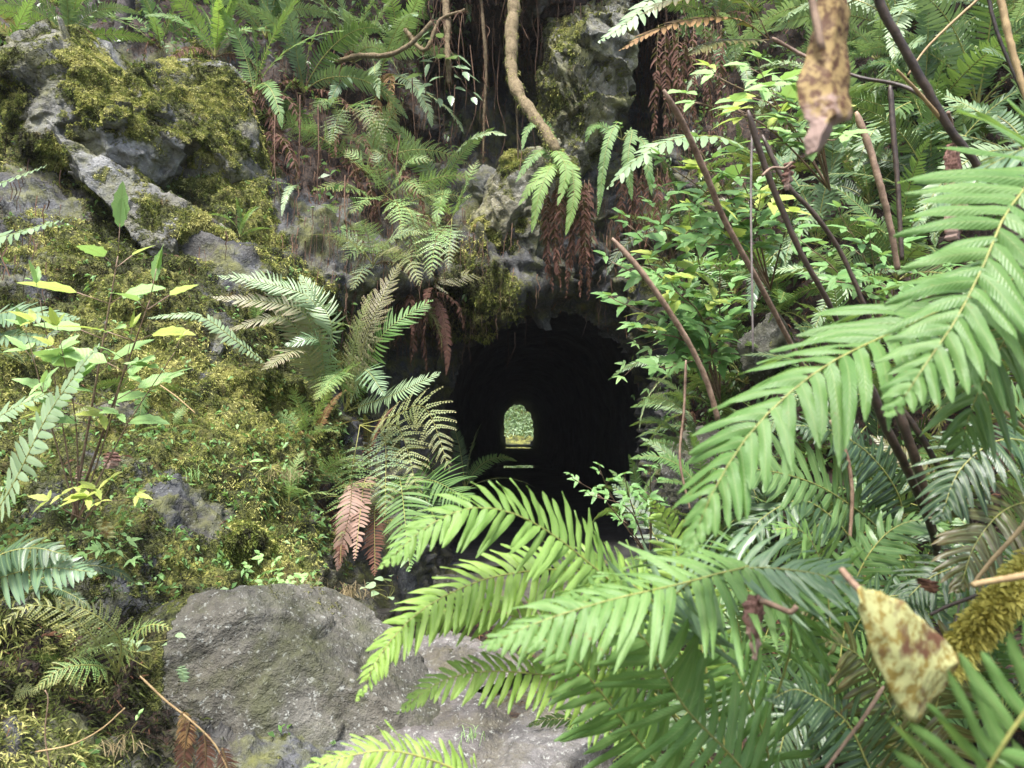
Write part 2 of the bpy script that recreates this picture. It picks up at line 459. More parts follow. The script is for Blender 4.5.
M['mint'] = leaf_mat('mint_green_leaf', (.22, .40, .12), (.38, .58, .22), .45, .35, ribs=.3)
M['cane'] = plain_mat('tan_cane', (.10, .058, .036), (.34, .235, .16), 40, .6, .4, .5)
M['cane_dark'] = plain_mat('dark_cane', (.018, .012, .009), (.085, .055, .036), 50, .5, .5, .5)
M['cane_gold'] = plain_mat('golden_cane', (.25, .17, .08), (.45, .33, .16), 40, .6, .4, .3)
M['twig_grey'] = plain_mat('grey_twig', (.12, .10, .09), (.28, .24, .22), 50, .7, .3, .4)
M['root'] = plain_mat('root_bark', (.07, .05, .03), (.24, .19, .11), 45, .85, .2, 1.0, 0, .01)
M['rootlet'] = plain_mat('rootlet_brown', (.050, .030, .020), (.19, .115, .075), 30, .85, .2, .6)
M['litter'] = plain_mat('dead_leaf_brown', (.05, .022, .014), (.22, .11, .06), 25, .8, .2, .5, .1)
M['bark'] = plain_mat('tree_bark', (.06, .05, .048), (.17, .15, .145), 25, .85, .2, 1.0, 0, .02)
M['straw'] = plain_mat('dry_grass', (.18, .13, .06), (.40, .33, .18), 40, .7, .3, .2, .2)


def mottled(name, base, blot, edge, scale, lo=.45, hi=.55, low=.5):
    t = NT(name); oc = t.pos(); lv = t.sep(t.attr('lv', 'Vector'))
    n = t.noise(oc, scale, 6, .75)
    col = t.mix(t.noise(oc, scale * .3, 3, .5), base, tuple(min(1, c * 1.35) for c in base))
    col = t.mix(t.ramp(n, [(lo, 0.0), (hi, 1.0)]), col, blot)
    n2 = t.noise(oc, scale * .45, 4, .6)
    col = t.mix(t.ramp(t.math('ADD', n2, t.math('MULTIPLY', t.math('SUBTRACT', lv[1], .5), low)), [(.55, 0.0), (.66, 1.0)]), col, edge)
    vd = t.math('ABSOLUTE', t.math('SUBTRACT', lv[0], .5))
    a = t.math('SINE', t.math('MULTIPLY', t.math('ADD', lv[1], t.math('MULTIPLY', vd, .5)), 60.0))
    return t.bsdf(col, .65, .3, t.bump(t.math('ADD', t.math('MULTIPLY', a, .20), n), .35, .002), .4)


M['leaf_hang'] = mottled('mottled_dead_leaf', (.36, .26, .11), (.14, .07, .038), (.42, .30, .25), 130, low=1.0)
M['leaf_yellow'] = mottled('yellow_mottled_leaf', (.52, .52, .24), (.36, .27, .07), (.20, .10, .055), 70, .47, .56, .15)
M['leaf_brown'] = mottled('withered_leaf', (.32, .18, .14), (.14, .07, .05), (.45, .32, .26), 120)
# ---------------------------------------------------------------- the hillside with the tunnel mouth
COLS = [-900, -350, -100, 0, 100, 200, 300, 400, 460, 520, 580, 640, 700, 800, 900, 1024, 1250, 1600, 2000]
ROWS = {
    -330: [5, 6.5, 8, 9, 10, 12, 13, 14, 14, 14, 14, 14, 13, 12, 11, 9, 7, 5, 4],
    -150: [4.5, 5.5, 6.6, 7.2, 7.8, 8.4, 8.6, 8.0, 6.5, 6.2, 6.2, 6.4, 7.2, 7.6, 7.0, 6.2, 5, 4, 3.2],  # unseen brow above the mouth, pulled forward to shade the cliff below
    -60: [4.2, 5, 6.0, 6.4, 6.8, 7.2, 7.4, 7.2, 5.9, 5.6, 5.6, 5.8, 6.6, 7.0, 6.3, 5.5, 4.4, 3.4, 2.8],  # lower part of the out-of-view brow, shaped to block overhead light
    0: [3.8, 4.6, 5.4, 5.8, 6.0, 6.3, 6.6, 6.6, 6.2, 6.1, 5.9, 6.1, 6.2, 6.4, 5.7, 4.9, 4.0, 3.0, 2.6],
    60: [3.4, 4.2, 4.8, 5.2, 5.2, 5.4, 5.9, 6.5, 7.3, 7.3, 6.1, 7.2, 6.1, 5.9, 5.2, 4.5, 3.7, 2.8, 2.4],
    150: [3.0, 3.7, 4.1, 4.4, 4.4, 4.7, 5.3, 5.9, 6.9, 6.9, 6.0, 7.0, 5.8, 5.3, 4.7, 4.1, 3.4, 2.6, 2.2],
    220: [2.8, 3.3, 3.7, 3.9, 4.0, 4.3, 4.8, 5.5, 5.8, 5.7, 5.9, 6.2, 5.6, 4.9, 4.3, 3.7, 3.1, 2.4, 2.0],
    280: [2.6, 3.0, 3.4, 3.6, 3.7, 3.9, 4.4, 5.0, 5.45, 5.55, 5.9, 6.1, 5.5, 4.6, 4.0, 3.4, 2.9, 2.3, 1.9],
    340: [2.5, 2.8, 3.1, 3.4, 3.5, 3.6, 4.2, 5.9, 6.2, 6.0, 6.0, 6.2, 5.4, 4.4, 3.8, 3.2, 2.7, 2.2, 1.8],
    420: [2.3, 2.6, 2.9, 3.1, 3.2, 3.3, 3.9, 5.7, 6.2, 6.2, 6.2, 6.2, 5.3, 4.1, 3.5, 2.9, 2.5, 2.0, 1.6],
    500: [2.1, 2.3, 2.5, 2.7, 2.8, 3.0, 3.5, 4.9, 6.0, 6.2, 6.2, 6.2, 4.9, 3.7, 3.1, 2.5, 2.2, 1.8, 1.5],
    560: [1.9, 2.0, 2.2, 2.4, 2.55, 2.75, 3.2, 4.1, 6.0, 6.1, 6.1, 5.6, 4.3, 3.3, 2.7, 2.2, 2.0, 1.7, 1.4],
    620: [1.7, 1.8, 2.0, 2.15, 2.35, 2.5, 2.9, 3.6, 4.1, 4.1, 4.1, 3.7, 3.3, 2.8, 2.35, 1.95, 1.8, 1.5, 1.3],
    700: [1.5, 1.6, 1.75, 1.9, 2.05, 2.2, 2.5, 2.75, 2.85, 2.85, 2.8, 2.7, 2.5, 2.2, 1.95, 1.7, 1.6, 1.4, 1.2],
    768: [1.3, 1.4, 1.5, 1.65, 1.8, 1.9, 2.05, 2.15, 2.2, 2.2, 2.2, 2.1, 2.0, 1.85, 1.7, 1.5, 1.4, 1.2, 1.1],
    1000: [.95, 1.0, 1.1, 1.15, 1.25, 1.3, 1.35, 1.38, 1.4, 1.4, 1.4, 1.35, 1.3, 1.25, 1.15, 1.05, 1.0, .95, .9],
    1500: [.62, .65, .68, .7, .72, .74, .75, .76, .76, .76, .76, .76, .75, .74, .72, .7, .68, .65, .62],
}
_ry = np.array(sorted(ROWS)); _tab = np.array([ROWS[k] for k in sorted(ROWS)], float)


def _interp(xs, ys, x):
    """smooth (Catmull-Rom with limited slopes) interpolation along the last axis of ys"""
    x = np.clip(x, xs[0], xs[-1]); i = np.clip(np.searchsorted(xs, x, side='right') - 1, 0, len(xs) - 2)
    h = np.diff(xs); dl = np.diff(ys, axis=-1) / h
    m = np.zeros_like(ys); m[..., 1:-1] = np.where(dl[..., 1:] * dl[..., :-1] > 0, 2 * dl[..., 1:] * dl[..., :-1] / np.where(np.abs(dl[..., 1:] + dl[..., :-1]) < 1e-9, 1, dl[..., 1:] + dl[..., :-1]), 0)
    m[..., 0] = dl[..., 0]; m[..., -1] = dl[..., -1]
    t = (x - xs[i]) / h[i]
    y0, y1, m0, m1 = ys[..., i], ys[..., i + 1], m[..., i] * h[i], m[..., i + 1] * h[i]
    return (2 * t ** 3 - 3 * t ** 2 + 1) * y0 + (t ** 3 - 2 * t ** 2 + t) * m0 + (-2 * t ** 3 + 3 * t ** 2) * y1 + (t ** 3 - t ** 2) * m1


_xs = np.array(COLS, float)
_fine_x = np.linspace(-900, 2000, 581)
_cols_at = _interp(_xs, _tab, _fine_x)                      # rows x fine_x
_fine_y = np.linspace(-330, 1500, 367)
_grid = _interp(_ry.astype(float), np.ascontiguousarray(_cols_at.T), _fine_y).T   # fine_y x fine_x


def depth(px, py):
    px = np.asarray(px, float); py = np.asarray(py, float)
    fx = np.clip((px + 900) / 5, 0, 579.999); fy = np.clip((py + 330) / 5, 0, 365.999)
    i = fx.astype(int); j = fy.astype(int); u = fx - i; v = fy - j
    return ((1 - v) * ((1 - u) * _grid[j, i] + u * _grid[j, i + 1]) + v * ((1 - u) * _grid[j + 1, i] + u * _grid[j + 1, i + 1]))


def on(px, py, lift=0.0):
    """a point of the hillside"""
    return at(px, py, depth(px, py) - lift)


def mouth(px, py):
    """<1 inside the tunnel mouth"""
    cx, hw = 546, 101
    top = ((px - cx) / hw) ** 2 + ((py - 428) / 122.0) ** 2
    low = np.abs((px - cx) / hw) ** 2
    return np.where(py < 428, top, np.where(py < 566, low, 9))


def blob(px, py, cx, cy, rx, ry, a=0.0):
    c, s = math.cos(math.radians(a)), math.sin(math.radians(a))
    x = (px - cx) * c + (py - cy) * s; y = -(px - cx) * s + (py - cy) * c
    return np.exp(-((x / rx) ** 2 + (y / ry) ** 2))


def build_hillside():
    gx = np.concatenate([np.arange(-900, -60, 14), np.arange(-60, 1090, 2.6), np.arange(1090, 2001, 15)])
    gy = np.concatenate([np.arange(-330, -40, 9), np.arange(-40, 800, 2.6), np.arange(800, 1501, 16)])
    PX, PY = np.meshgrid(gx, gy)
    px, py = PX.ravel(), PY.ravel()
    D = depth(px, py)
    P0 = at(px, py, D)
    # masks
    n = fbm(P0, 2.2, 4, 5); nf = fbm(P0, 9, 3, 9)
    left = smooth(px, 420, 250)
    moss = left * 0.95
    moss -= .9 * blob(px, py, 60, 150, 26, 40) + .8 * blob(px, py, 250, 300, 40, 26, 40) + .6 * blob(px, py, 130, 420, 50, 14) + 1.2 * blob(px, py, 190, 235, 70, 20, 32) + .7 * blob(px, py, 215, 330, 20, 40) + .9 * blob(px, py, 190, 515, 45, 35)
    moss -= 1.0 * smooth(px, 180, 260) * smooth(py, 330, 230) * smooth(py, -20, 30)
    moss -= .9 * smooth(py, 75, 30) * smooth(px, 260, 200)
    moss -= .45 * blob(px, py, 20, 260, 60, 60) + .8 * smooth(py, 560, 660) * left
    moss += .9 * blob(px, py, 240, 190, 45, 70) + .55 * blob(px, py, 310, 290, 60, 50)
    moss += 1.0 * blob(px, py, 500, 260, 60, 55) + .7 * blob(px, py, 590, 90, 40, 80) + .5 * blob(px, py, 430, 300, 60, 60) + .6 * blob(px, py, 520, 160, 50, 60)
    moss -= 1.2 * blob(px, py, 487, 192, 26, 28)
    moss -= .8 * blob(px, py, 80, 700, 120, 70) * .6
    moss -= smooth(py, 560, 600) * smooth(px, 330, 390)
    moss += n * .95 + nf * .5
    soil = blob(px, py, 330, 130, 110, 95) * 1.1 + blob(px, py, 330, 480, 60, 70) * .8
    soil += smooth(px, 660, 720) * .9 + blob(px, py, 60, 700, 150, 90) * .9 + smooth(py, 575, 620) * smooth(px, 370, 420) * .62
    soil += smooth(py, 75, 20) * .8
    soil += fbm(P0, 3, 4, 55) * .45
    moss = np.clip(moss, 0, 1.2); soil = np.clip(soil - moss * .6, 0, 1)
    rocky = np.clip(1 - moss - soil, 0, 1)
    # relief, along the view-independent surface normal
    Z = P0.reshape(PX.shape + (3,))
    N = np.cross(np.gradient(Z, axis=1), np.gradient(Z, axis=0)).reshape(-1, 3)
    N = unit(N); N[N[:, 1] > 0] *= 1
    N = np.where((N * (CAM - P0)).sum(1, keepdims=True) < 0, -N, N)
    near = smooth(py, 900, 640) * .8 + .2
    fl = smooth(py, 560, 600) * smooth(px, 380, 430) * smooth(px, 760, 640)      # path in front of the mouth: flat
    amp = (0.16 * fbm(P0, 1.5, 5, 1, .55) + 0.075 * fbm(P0, 4.2, 4, 2, .55, True) * (1.2 - .5 * moss)) * near * (1 - .75 * fl)
    amp = amp + 0.1 * fbm(P0, 2.6, 3, 71, .6, True) * smooth(px, 430, 470) * smooth(px, 700, 640) * smooth(py, 420, 330)
    cl = np.clip(smooth(px, 395, 450) * smooth(px, 720, 670) * smooth(py, 540, 470) + .35 * left * (1 - moss.clip(0, 1) * .6), 0, 1)
    amp = amp + cl * (.10 * facets(P0, 2.6, 5) + .07 * facets(P0, 6.5, 6) + .03 * facets(P0, 16, 8))
    # strata / ledges on the left slope
    led = np.abs(((P0[:, 2] * 2.3 + P0[:, 0] * 1.1 + n * .8) % 1) - .5)
    amp = amp + left * .05 * smooth(led, .1, .3)
    amp = amp + (0.022 * fbm(P0, 17, 4, 3, .62) + moss.clip(0, 1) * (.03 * np.abs(fbm(P0, 34, 3, 4, .6)) + .05 * np.abs(fbm(P0, 10, 2, 44, .6)))) * near
    P = P0 + N * amp[:, None]
    inside = mouth(px, py)
    # draw the lip of the mouth back into the hill
    lip = smooth(inside, 1.5, 1.0) * (py < 566)
    P[:, 1] += .25 * lip
    ny, nx = PX.shape
    a = (np.arange(ny - 1)[:, None] * nx + np.arange(nx - 1)[None]).ravel()
    Q = np.stack([a, a + nx, a + nx + 1, a + 1], -1)
    keep = inside[Q].min(1) > 1.0
    G = Geo(); G.add(P, Q[keep], None, 0)
    me = G.mesh('hillside', [M['rock']], attrs={'moss': moss, 'soil': soil})
    o = obj('hillside', me); tag(o, 'mossy rock hillside with the cliff around the tunnel mouth', 'hillside', kind='structure')
    # smooth normals of the displaced grid for scattering
    Z = P.reshape(PX.shape + (3,))
    N2 = unit(np.cross(np.gradient(Z, axis=1), np.gradient(Z, axis=0)).reshape(-1, 3))
    N2 = np.where((N2 * (CAM - P)).sum(1, keepdims=True) < 0, -N2, N2)
    return dict(P=P, N=N2, Q=Q[keep], px=px, py=py, moss=moss, soil=soil)


HS = build_hillside()


def surf(px, py):
    """real displaced surface point nearest to a bearing"""
    i = np.argmin((HS['px'] - px) ** 2 + (HS['py'] - py) ** 2)
    return HS['P'][i], HS['N'][i]


# ---------------------------------------------------------------- tufts
def tufts(P, N, size, blades=5, seed=0, flop=.5, grav=.25, wid=.28, clump=True):
    """little leafy tufts: each is a rosette of narrow kite-shaped leaves"""
    rg = np.random.default_rng(seed); k = len(P)
    G = Geo()
    size = np.broadcast_to(size, (k,))
    r = np.clip(.5 + .9 * fbm(P, 4.2, 3, 91) + .75 * fbm(P, 24, 2, 92) + rg.normal(0, .12, k), 0, 1) if clump else rg.random(k)
    for b in range(blades):
        d = unit(N + rg.normal(0, flop, (k, 3)) + np.array([0, 0, -grav]))
        s = unit(np.cross(d, rg.normal(0, 1, (k, 3))))
        L = (size * rg.uniform(.6, 1.2, k))[:, None]; W = L * wid
        o = rg.normal(0, .25, (k, 3)) * L
        A = P + o; tipb = np.array([0, 0, -1.]) * L * .25
        v = np.stack([A, A + d * L * .5 + s * W * .5, A + d * L + tipb, A + d * L * .5 - s * W * .5], 1)
        lv = np.zeros(v.shape); lv[:, 1, 1] = .6; lv[:, 3, 1] = .6; lv[:, 2, 1] = 1; lv[..., 2] = r[:, None]; lv[..., 0] = .3
        G.add(v.reshape(-1, 3), np.arange(k * 4).reshape(-1, 4), None, 0, lv.reshape(-1, 3))
    return G


def scatter_on(count, weight, seed):
    """count random points on the hillside, faces weighted by weight(px, py, moss, soil)"""
    rg = np.random.default_rng(abs(int(seed)))
    Q = HS['Q']; P = HS['P'][Q]
    area = np.linalg.norm(np.cross(P[:, 2] - P[:, 0], P[:, 3] - P[:, 1]), axis=1) * .5
    c = {k: HS[k][Q].mean(1) for k in ('px', 'py', 'moss', 'soil')}
    w = weight(c) * area
    f = rg.choice(len(Q), count, p=w / w.sum())
    u, v = rg.random(count)[:, None], rg.random(count)[:, None]
    p = (1 - v) * ((1 - u) * P[f, 0] + u * P[f, 3]) + v * ((1 - u) * P[f, 1] + u * P[f, 2])
    return p, HS['N'][Q[f, 0]], c['px'][f], c['py'][f]


def infr(c, m=40):
    return ((c['px'] > -m) & (c['px'] < 1024 + m) & (c['py'] > -m) & (c['py'] < 768 + m)).astype(float)


p, n_, a_, b_ = scatter_on(80000, lambda c: smooth(c['moss'], .3, .75) * infr(c, 120) / (1 + .0 * c['px']), 11)
dist = np.linalg.norm(p - CAM, axis=1)
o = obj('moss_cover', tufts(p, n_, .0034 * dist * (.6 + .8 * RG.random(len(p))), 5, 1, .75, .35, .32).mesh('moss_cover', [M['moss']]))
tag(o, 'yellow green moss covering the hillside rock', 'moss', kind='stuff')
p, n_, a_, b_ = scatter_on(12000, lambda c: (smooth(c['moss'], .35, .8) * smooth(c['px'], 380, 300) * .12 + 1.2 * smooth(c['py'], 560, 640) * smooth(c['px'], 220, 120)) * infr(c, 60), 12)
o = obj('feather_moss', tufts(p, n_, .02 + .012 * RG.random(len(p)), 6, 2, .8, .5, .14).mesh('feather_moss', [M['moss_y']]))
tag(o, 'loose feathery moss and tiny shoots low on the left slope', 'moss', kind='stuff')
# dead leaves, needles and crumbs of litter
p, n_, a_, b_ = scatter_on(24000, lambda c: (smooth(c['soil'], .3, .7) + .05) * infr(c, 80) * (1 + 0 * c['px']), 13)
o = obj('leaf_litter', tufts(p, n_ * .4, .02 + .03 * RG.random(len(p)), 2, 3, 1.0, .5, .16, clump=False).mesh('leaf_litter', [M['litter']]))
tag(o, 'brown litter of dead fern scraps and needles on the bank', 'leaf litter', kind='stuff')

# brown fibres and dead frond strings hanging from the bank
def fibres(count, weight, seed, lo, hi, wdt, segs=5):
    p, n_, a_, b_ = scatter_on(count, weight, seed); rg = np.random.default_rng(seed + 1)
    L = rg.uniform(lo, hi, count)[:, None]; G = Geo()
    p = p + n_ * rg.uniform(.0, .10, (count, 1)) + np.array([0, -.02, 0])
    t = np.linspace(0, 1, segs + 1); wob = rg.normal(0, .10, (count, 3)) * (1, .5, 0)
    C = p[:, None] + np.array([0, 0, -1.]) * (L * t)[:, :, None] + (wob[:, None] * (L * t ** 2)[:, :, None]) + rg.normal(0, .006, (count, segs + 1, 3))
    an = rg.uniform(0, PI, count); w = np.stack([np.cos(an), np.sin(an), 0 * an], -1)[:, None] * (wdt * (1 - .7 * t))[None, :, None] * rg.uniform(.4, 1.4, (count, 1, 1))
    V = np.stack([C - w, C + w], 2); lv = np.zeros(V.shape); lv[..., 2] = rg.random(count)[:, None, None]; lv[..., 0] = .3
    j = np.arange(segs) * 2; q = np.stack([j, j + 1, j + 3, j + 2], -1)
    G.add(V.reshape(-1, 3), (np.arange(count)[:, None, None] * (segs + 1) * 2 + q).reshape(-1, 4), None, 0, lv.reshape(-1, 3))
    return G


fw = lambda c: (blob(c['px'], c['py'], 330, 150, 120, 110) + .8 * blob(c['px'], c['py'], 400, 250, 70, 60) + 1.2 * blob(c['px'], c['py'], 690, 90, 60, 90) + 1.3 * blob(c['px'], c['py'], 640, 220, 40, 60) + .6 * blob(c['px'], c['py'], 20, 250, 50, 60) + .5 * blob(c['px'], c['py'], 520, 40, 130, 60)) * infr(c, 60) * (c['moss'] < .8)
o = obj('hanging_fibres', fibres(5000, fw, 31, .06, .34, .0032).mesh('hanging_fibres', [M['rootlet']]))
tag(o, 'curtain of fine brown roots and dead fern strings over the bank', 'root fibres', kind='stuff')
# small leaved undergrowth between the ferns
p, n_, a_, b_ = scatter_on(30000, lambda c: (smooth(c['px'], 650, 720) + .9 * smooth(c['py'], 75, 20) * (c['px'] < 460) + .25 * blob(c['px'], c['py'], 330, 130, 120, 110)) * infr(c, 450), 14)
o = obj('undergrowth', tufts(p + n_ * (.12 * RG.random((len(p), 1))), n_, .035 + .04 * RG.random(len(p)), 3, 7, .9, .3, .42, clump=False).mesh('undergrowth', [M['sword']]))
tag(o, 'tangle of small dark green leaves between the ferns', 'undergrowth', kind='stuff')
p, n_, a_, b_ = scatter_on(2200, lambda c: smooth(c['moss'], .2, .6) * smooth(c['px'], 420, 330) * (.3 + smooth(c['py'], 380, 520)) * infr(c, 50), 15)
o = obj('sprouts', tufts(p, n_, .018 + .022 * RG.random(len(p)), 4, 8, .8, .0, .38, clump=False).mesh('sprouts', [M['shrub']]))
tag(o, 'scattered green sprouts growing through the moss', 'sprouts', kind='stuff')

# ---------------------------------------------------------------- the tunnel
def build_tunnel():
    ny, na = 150, 72
    Y = 5.95 + (np.linspace(0, 1, ny) ** 1.3) * 34.4
    G = Geo(); V = []
    for y in Y:
        f = (y - 6) / 34
        cx = .29 + .04 * f; hw = .90 - .10 * f; h = 2.12 + .02 * f
        a = np.linspace(0, 2 * PI, na, endpoint=False) + PI / 2
        ca, sa = np.cos(a), np.sin(a)
        x = cx + hw * np.sign(ca) * np.abs(ca) ** .8
        z = h * .42 + np.where(sa > 0, h * .58 * np.abs(sa) ** .9, -h * .50 * np.abs(sa) ** .55)
        V.append(np.stack([x, np.full(na, y), z], -1))
    V = np.array(V)
    c = V.mean(1, keepdims=True); out = unit(V - c)
    d = .10 * fbm(V.reshape(-1, 3), 1.6, 4, 21, .6) + np.repeat(smooth(Y, 37, 40) * .30, na) * (fbm(V.reshape(-1, 3), 1.0, 4, 28, .65) - .25) + .05 * fbm(V.reshape(-1, 3), 5, 3, 22, .6, True)
    V = V + out * (d.reshape(ny, na, 1) + .06)
    i = np.arange(ny - 1)[:, None] * na; j = np.arange(na)[None]; k = (j + 1) % na
    G.add(V.reshape(-1, 3), np.stack([i + j, i + na + j, i + na + k, i + k], -1).reshape(-1, 4), None, 0)
    o = obj('tunnel_wall', G.mesh('tunnel_wall', [M['tunnel']])); tag(o, 'rough rock walls and roof of the dark tunnel', 'tunnel', kind='structure')
    # floor of mud with low spots where water stands
    gx = np.linspace(-.9, 1.6, 60); gy = np.concatenate([np.linspace(5.7, 14, 60), np.linspace(14.1, 24, 150), np.linspace(24.3, 41, 60)])
    X, Yg = np.meshgrid(gx, gy); P = np.stack([X.ravel(), Yg.ravel(), np.zeros(X.size)], -1)
    pud = np.exp(-((P[:, 1] - 19.9) / .75) ** 2) + .75 * np.exp(-((P[:, 1] - 16.3) / .28) ** 2) + .8 * np.exp(-((P[:, 1] - 36.5) / 1.5) ** 2)
    P[:, 2] = .05 + .03 * fbm(P, 2, 4, 33) - .10 * pud
    nx = len(gx); a = (np.arange(len(gy) - 1)[:, None] * nx + np.arange(nx - 1)[None]).ravel()
    G = Geo().add(P, np.stack([a, a + 1, a + nx + 1, a + nx], -1), None, 0)
    o = obj('tunnel_floor', G.mesh('tunnel_floor', [M['tunnel']])); tag(o, 'dark muddy tunnel floor', 'floor', kind='structure')
    t = NT('still_water'); m = t.bsdf((.01, .012, .01), .02, .5)
    G = Geo().add([[-.9, 6.2, .012], [1.6, 6.2, .012], [1.6, 41, .012], [-.9, 41, .012]], [[0, 1, 2, 3]])
    o = obj('water', G.mesh('water', [m])); tag(o, 'shallow water standing in dips of the tunnel floor', 'water', kind='structure')


build_tunnel()

# ---------------------------------------------------------------- beyond the far end
gx = np.linspace(-9, 9, 120); gy = np.linspace(39.9, 52, 120)
X, Yg = np.meshgrid(gx, gy); P = np.stack([X.ravel(), Yg.ravel(), np.zeros(X.size)], -1)
hgt = smooth(P[:, 1], 42.3, 52) * 9 + np.abs(P[:, 0] - .3).clip(1.3, 9) * .9 - 1.17
P[:, 2] = hgt + .25 * fbm(P, .8, 5, 41) + .05 * fbm(P, 5, 3, 42)
nx = len(gx); a = (np.arange(119)[:, None] * nx + np.arange(nx - 1)[None]).ravel()
mo = smooth(P[:, 1], 41.6, 42.8) * 1.0
G = Geo().add(P, np.stack([a, a + 1, a + nx + 1, a + nx], -1), None, 0)
far_me = G.mesh('far_bank', [M['slab']], attrs={'moss': mo, 'soil': mo * 0})
tag(obj('far_bank', far_me), 'sunlit green bank seen through the far end of the tunnel', 'bank', kind='structure')
sel = RG.choice(len(P), 9000, p=(lambda w: w / w.sum())((P[:, 1] > 43.6) * (np.abs(P[:, 0]) < 4) * 1.0))
pp = P[sel] + RG.normal(0, .06, (9000, 3))
o = obj('far_undergrowth', tufts(pp, np.tile([0, -.6, .8], (9000, 1)), .34, 4, 5, .8, .5, .22, clump=True).mesh('far_undergrowth', [M['frost']]))
tag(o, 'bright undergrowth on the bank beyond the tunnel', 'undergrowth', kind='stuff')

# the forest floor all around
G = Geo(); gr = np.linspace(-90, 90, 61); X, Yg = np.meshgrid(gr, gr)
P = np.stack([X.ravel(), Yg.ravel(), X.ravel() * 0 - .35], -1); P[:, 2] += .1 * fbm(P, .2, 3, 6)
a = (np.arange(60)[:, None] * 61 + np.arange(60)[None]).ravel()
G.add(P, np.stack([a, a + 1, a + 62, a + 61], -1))
mo = np.clip(.5 + fbm(P, .3, 3, 8), 0, 1)
tag(obj('ground', G.mesh('ground', [M['rock']], attrs={'moss': mo, 'soil': 1 - mo})), 'mossy forest floor', 'ground', kind='structure')


# ---------------------------------------------------------------- rocks one can tell apart
_ico = {}
def ico(sub):
    if sub not in _ico:
        import bmesh
        bm = bmesh.new(); bmesh.ops.create_icosphere(bm, subdivisions=sub, radius=1)
        _ico[sub] = (np.array([v.co[:] for v in bm.verts]), np.array([[v.index for v in f.verts] for f in bm.faces])); bm.free()
    return _ico[sub]


def rock(name, label, cat, c, r, rot=(0, 0, 0), cuts=10, seed=1, mat='boulder', sub=6, rough=.06, mossf=None, moss_t=0, depth_cut=(.62, .92), extra=(), group=None, tuft=.011, mname='moss'):
    rg = np.random.default_rng(abs(int(seed)))
    V, Fc = ico(sub); V = V.copy()
    for k in range(cuts):
        n = unit(rg.normal(0, 1, 3)); d = rg.uniform(*depth_cut)
        e = (V @ n - d).clip(0); V -= e[:, None] * n * .95
    for n, d in extra:
        n = unit(np.array(n, float)); e = (V @ n - d).clip(0); V -= e[:, None] * n * .97
    r = np.asarray(r, float); R = np.array(Matrix.Rotation(rot[2], 3, 'Z') @ Matrix.Rotation(rot[1], 3, 'Y') @ Matrix.Rotation(rot[0], 3, 'X'))
    W = (V * r) @ R.T + np.asarray(c)
    N = unit(((V / r) @ R.T))
    s = r.mean()
    W = W + N * (s * rough * (fbm(W, 1.3 / s, 5, seed + 3, .6) + .9 * facets(W, 1.5 / s, seed) + .45 * facets(W, 4.2 / s, seed + 2)) + .006 * fbm(W, 30, 3, seed + 5, .65))[:, None]
    a_, b_, c_ = W[Fc[:, 0]], W[Fc[:, 1]], W[Fc[:, 2]]
    fn = np.cross(b_ - a_, c_ - a_); vn = np.zeros_like(W)
    for q in range(3): np.add.at(vn, Fc[:, q], fn)
    vn = unit(vn)
    mo = np.zeros(len(W)) if mossf is None else np.clip(mossf(W, vn) + .4 * fbm(W, 5, 4, seed + 9), 0, 1)
    G = Geo().add(W, None, Fc)
    o = obj(name, G.mesh(name, [M[mat]], shift=c, attrs={'moss': mo, 'soil': mo * 0}), None, tuple(float(q) for q in c))
    tag(o, label, cat, group)
    if moss_t:
        w = np.linalg.norm(fn, axis=1) * smooth(mo[Fc].mean(1), .45, .75) * (((fn * (CAM - a_)).sum(1)) > 0)
        f = rg.choice(len(Fc), moss_t, p=w / w.sum())
        u = rg.dirichlet((1, 1, 1), moss_t)[..., None]
        p = (W[Fc[f]] * u).sum(1) 
        G = tufts(p, vn[Fc[f, 0]], tuft * (.7 + .6 * rg.random(moss_t)), 5, seed + 50, .7, .45, .34)
        obj(mname, G.mesh(mname, [M['moss']], shift=c), o)
    return o


up = lambda k, b=0.0: (lambda W, n: b + k * n[:, 2])
rock('boulder', 'large rounded grey boulder with thin dry moss in the lower left corner', 'boulder', at(255, 800, 2.36), (.62, .50, .655), (.1, .05, .2), 7, 3, 'boulder', 7, .035,
     lambda W, n: .12 + (.45 + .3 * n[:, 2]) * (W[:, 0] < -.93) + .35 * fbm(W, 7, 3, 6), 3000, (.8, .97), tuft=.008, extra=(((.1, -.85, .5), .70), ((0, -1, .15), .72)))
rock('mossy_outcrop', 'tall moss draped outcrop of pale rock at the upper left', 'outcrop', at(112, 138, 4.5), (.66, .60, .58), (0, .30, .2), 14, 14, 'slate', 7, .16,
     lambda W, n: .54 + .25 * n[:, 2] + 1.3 * fbm(W, 3.2, 3, 77), 24000, (.6, .92), tuft=.011)
rock('mossy_outcrop', 'smaller moss covered rock shoulder just right of the tall outcrop', 'outcrop', at(205, 150, 4.75), (.36, .40, .68), (0, -.25, .2), 8, 19, 'slate', 6, .13,
     lambda W, n: .62 + .25 * n[:, 2] + 1.0 * fbm(W, 3.5, 3, 78), 11000, (.6, .9), tuft=.012)
rock('rock_ledge', 'slanting bare grey ledge running down below the tall mossy outcrop', 'ledge', at(170, 238, 4.17), (.92, .34, .20), (.25, .70, .15), 12, 23, 'slate', 7, .10,
     lambda W, n: .34 + 1.2 * fbm(W, 3.2, 4, 4), 8000, (.5, .85), tuft=.011)
rock('rock', 'narrow upright grey rock poking from moss above the bronze tipped fern', 'rock', at(222, 352, 3.75), (.11, .16, .20), (0, .2, .2), 9, 29, 'slate', 6, .12, up(.45, .25), 900, (.55, .85), tuft=.015)
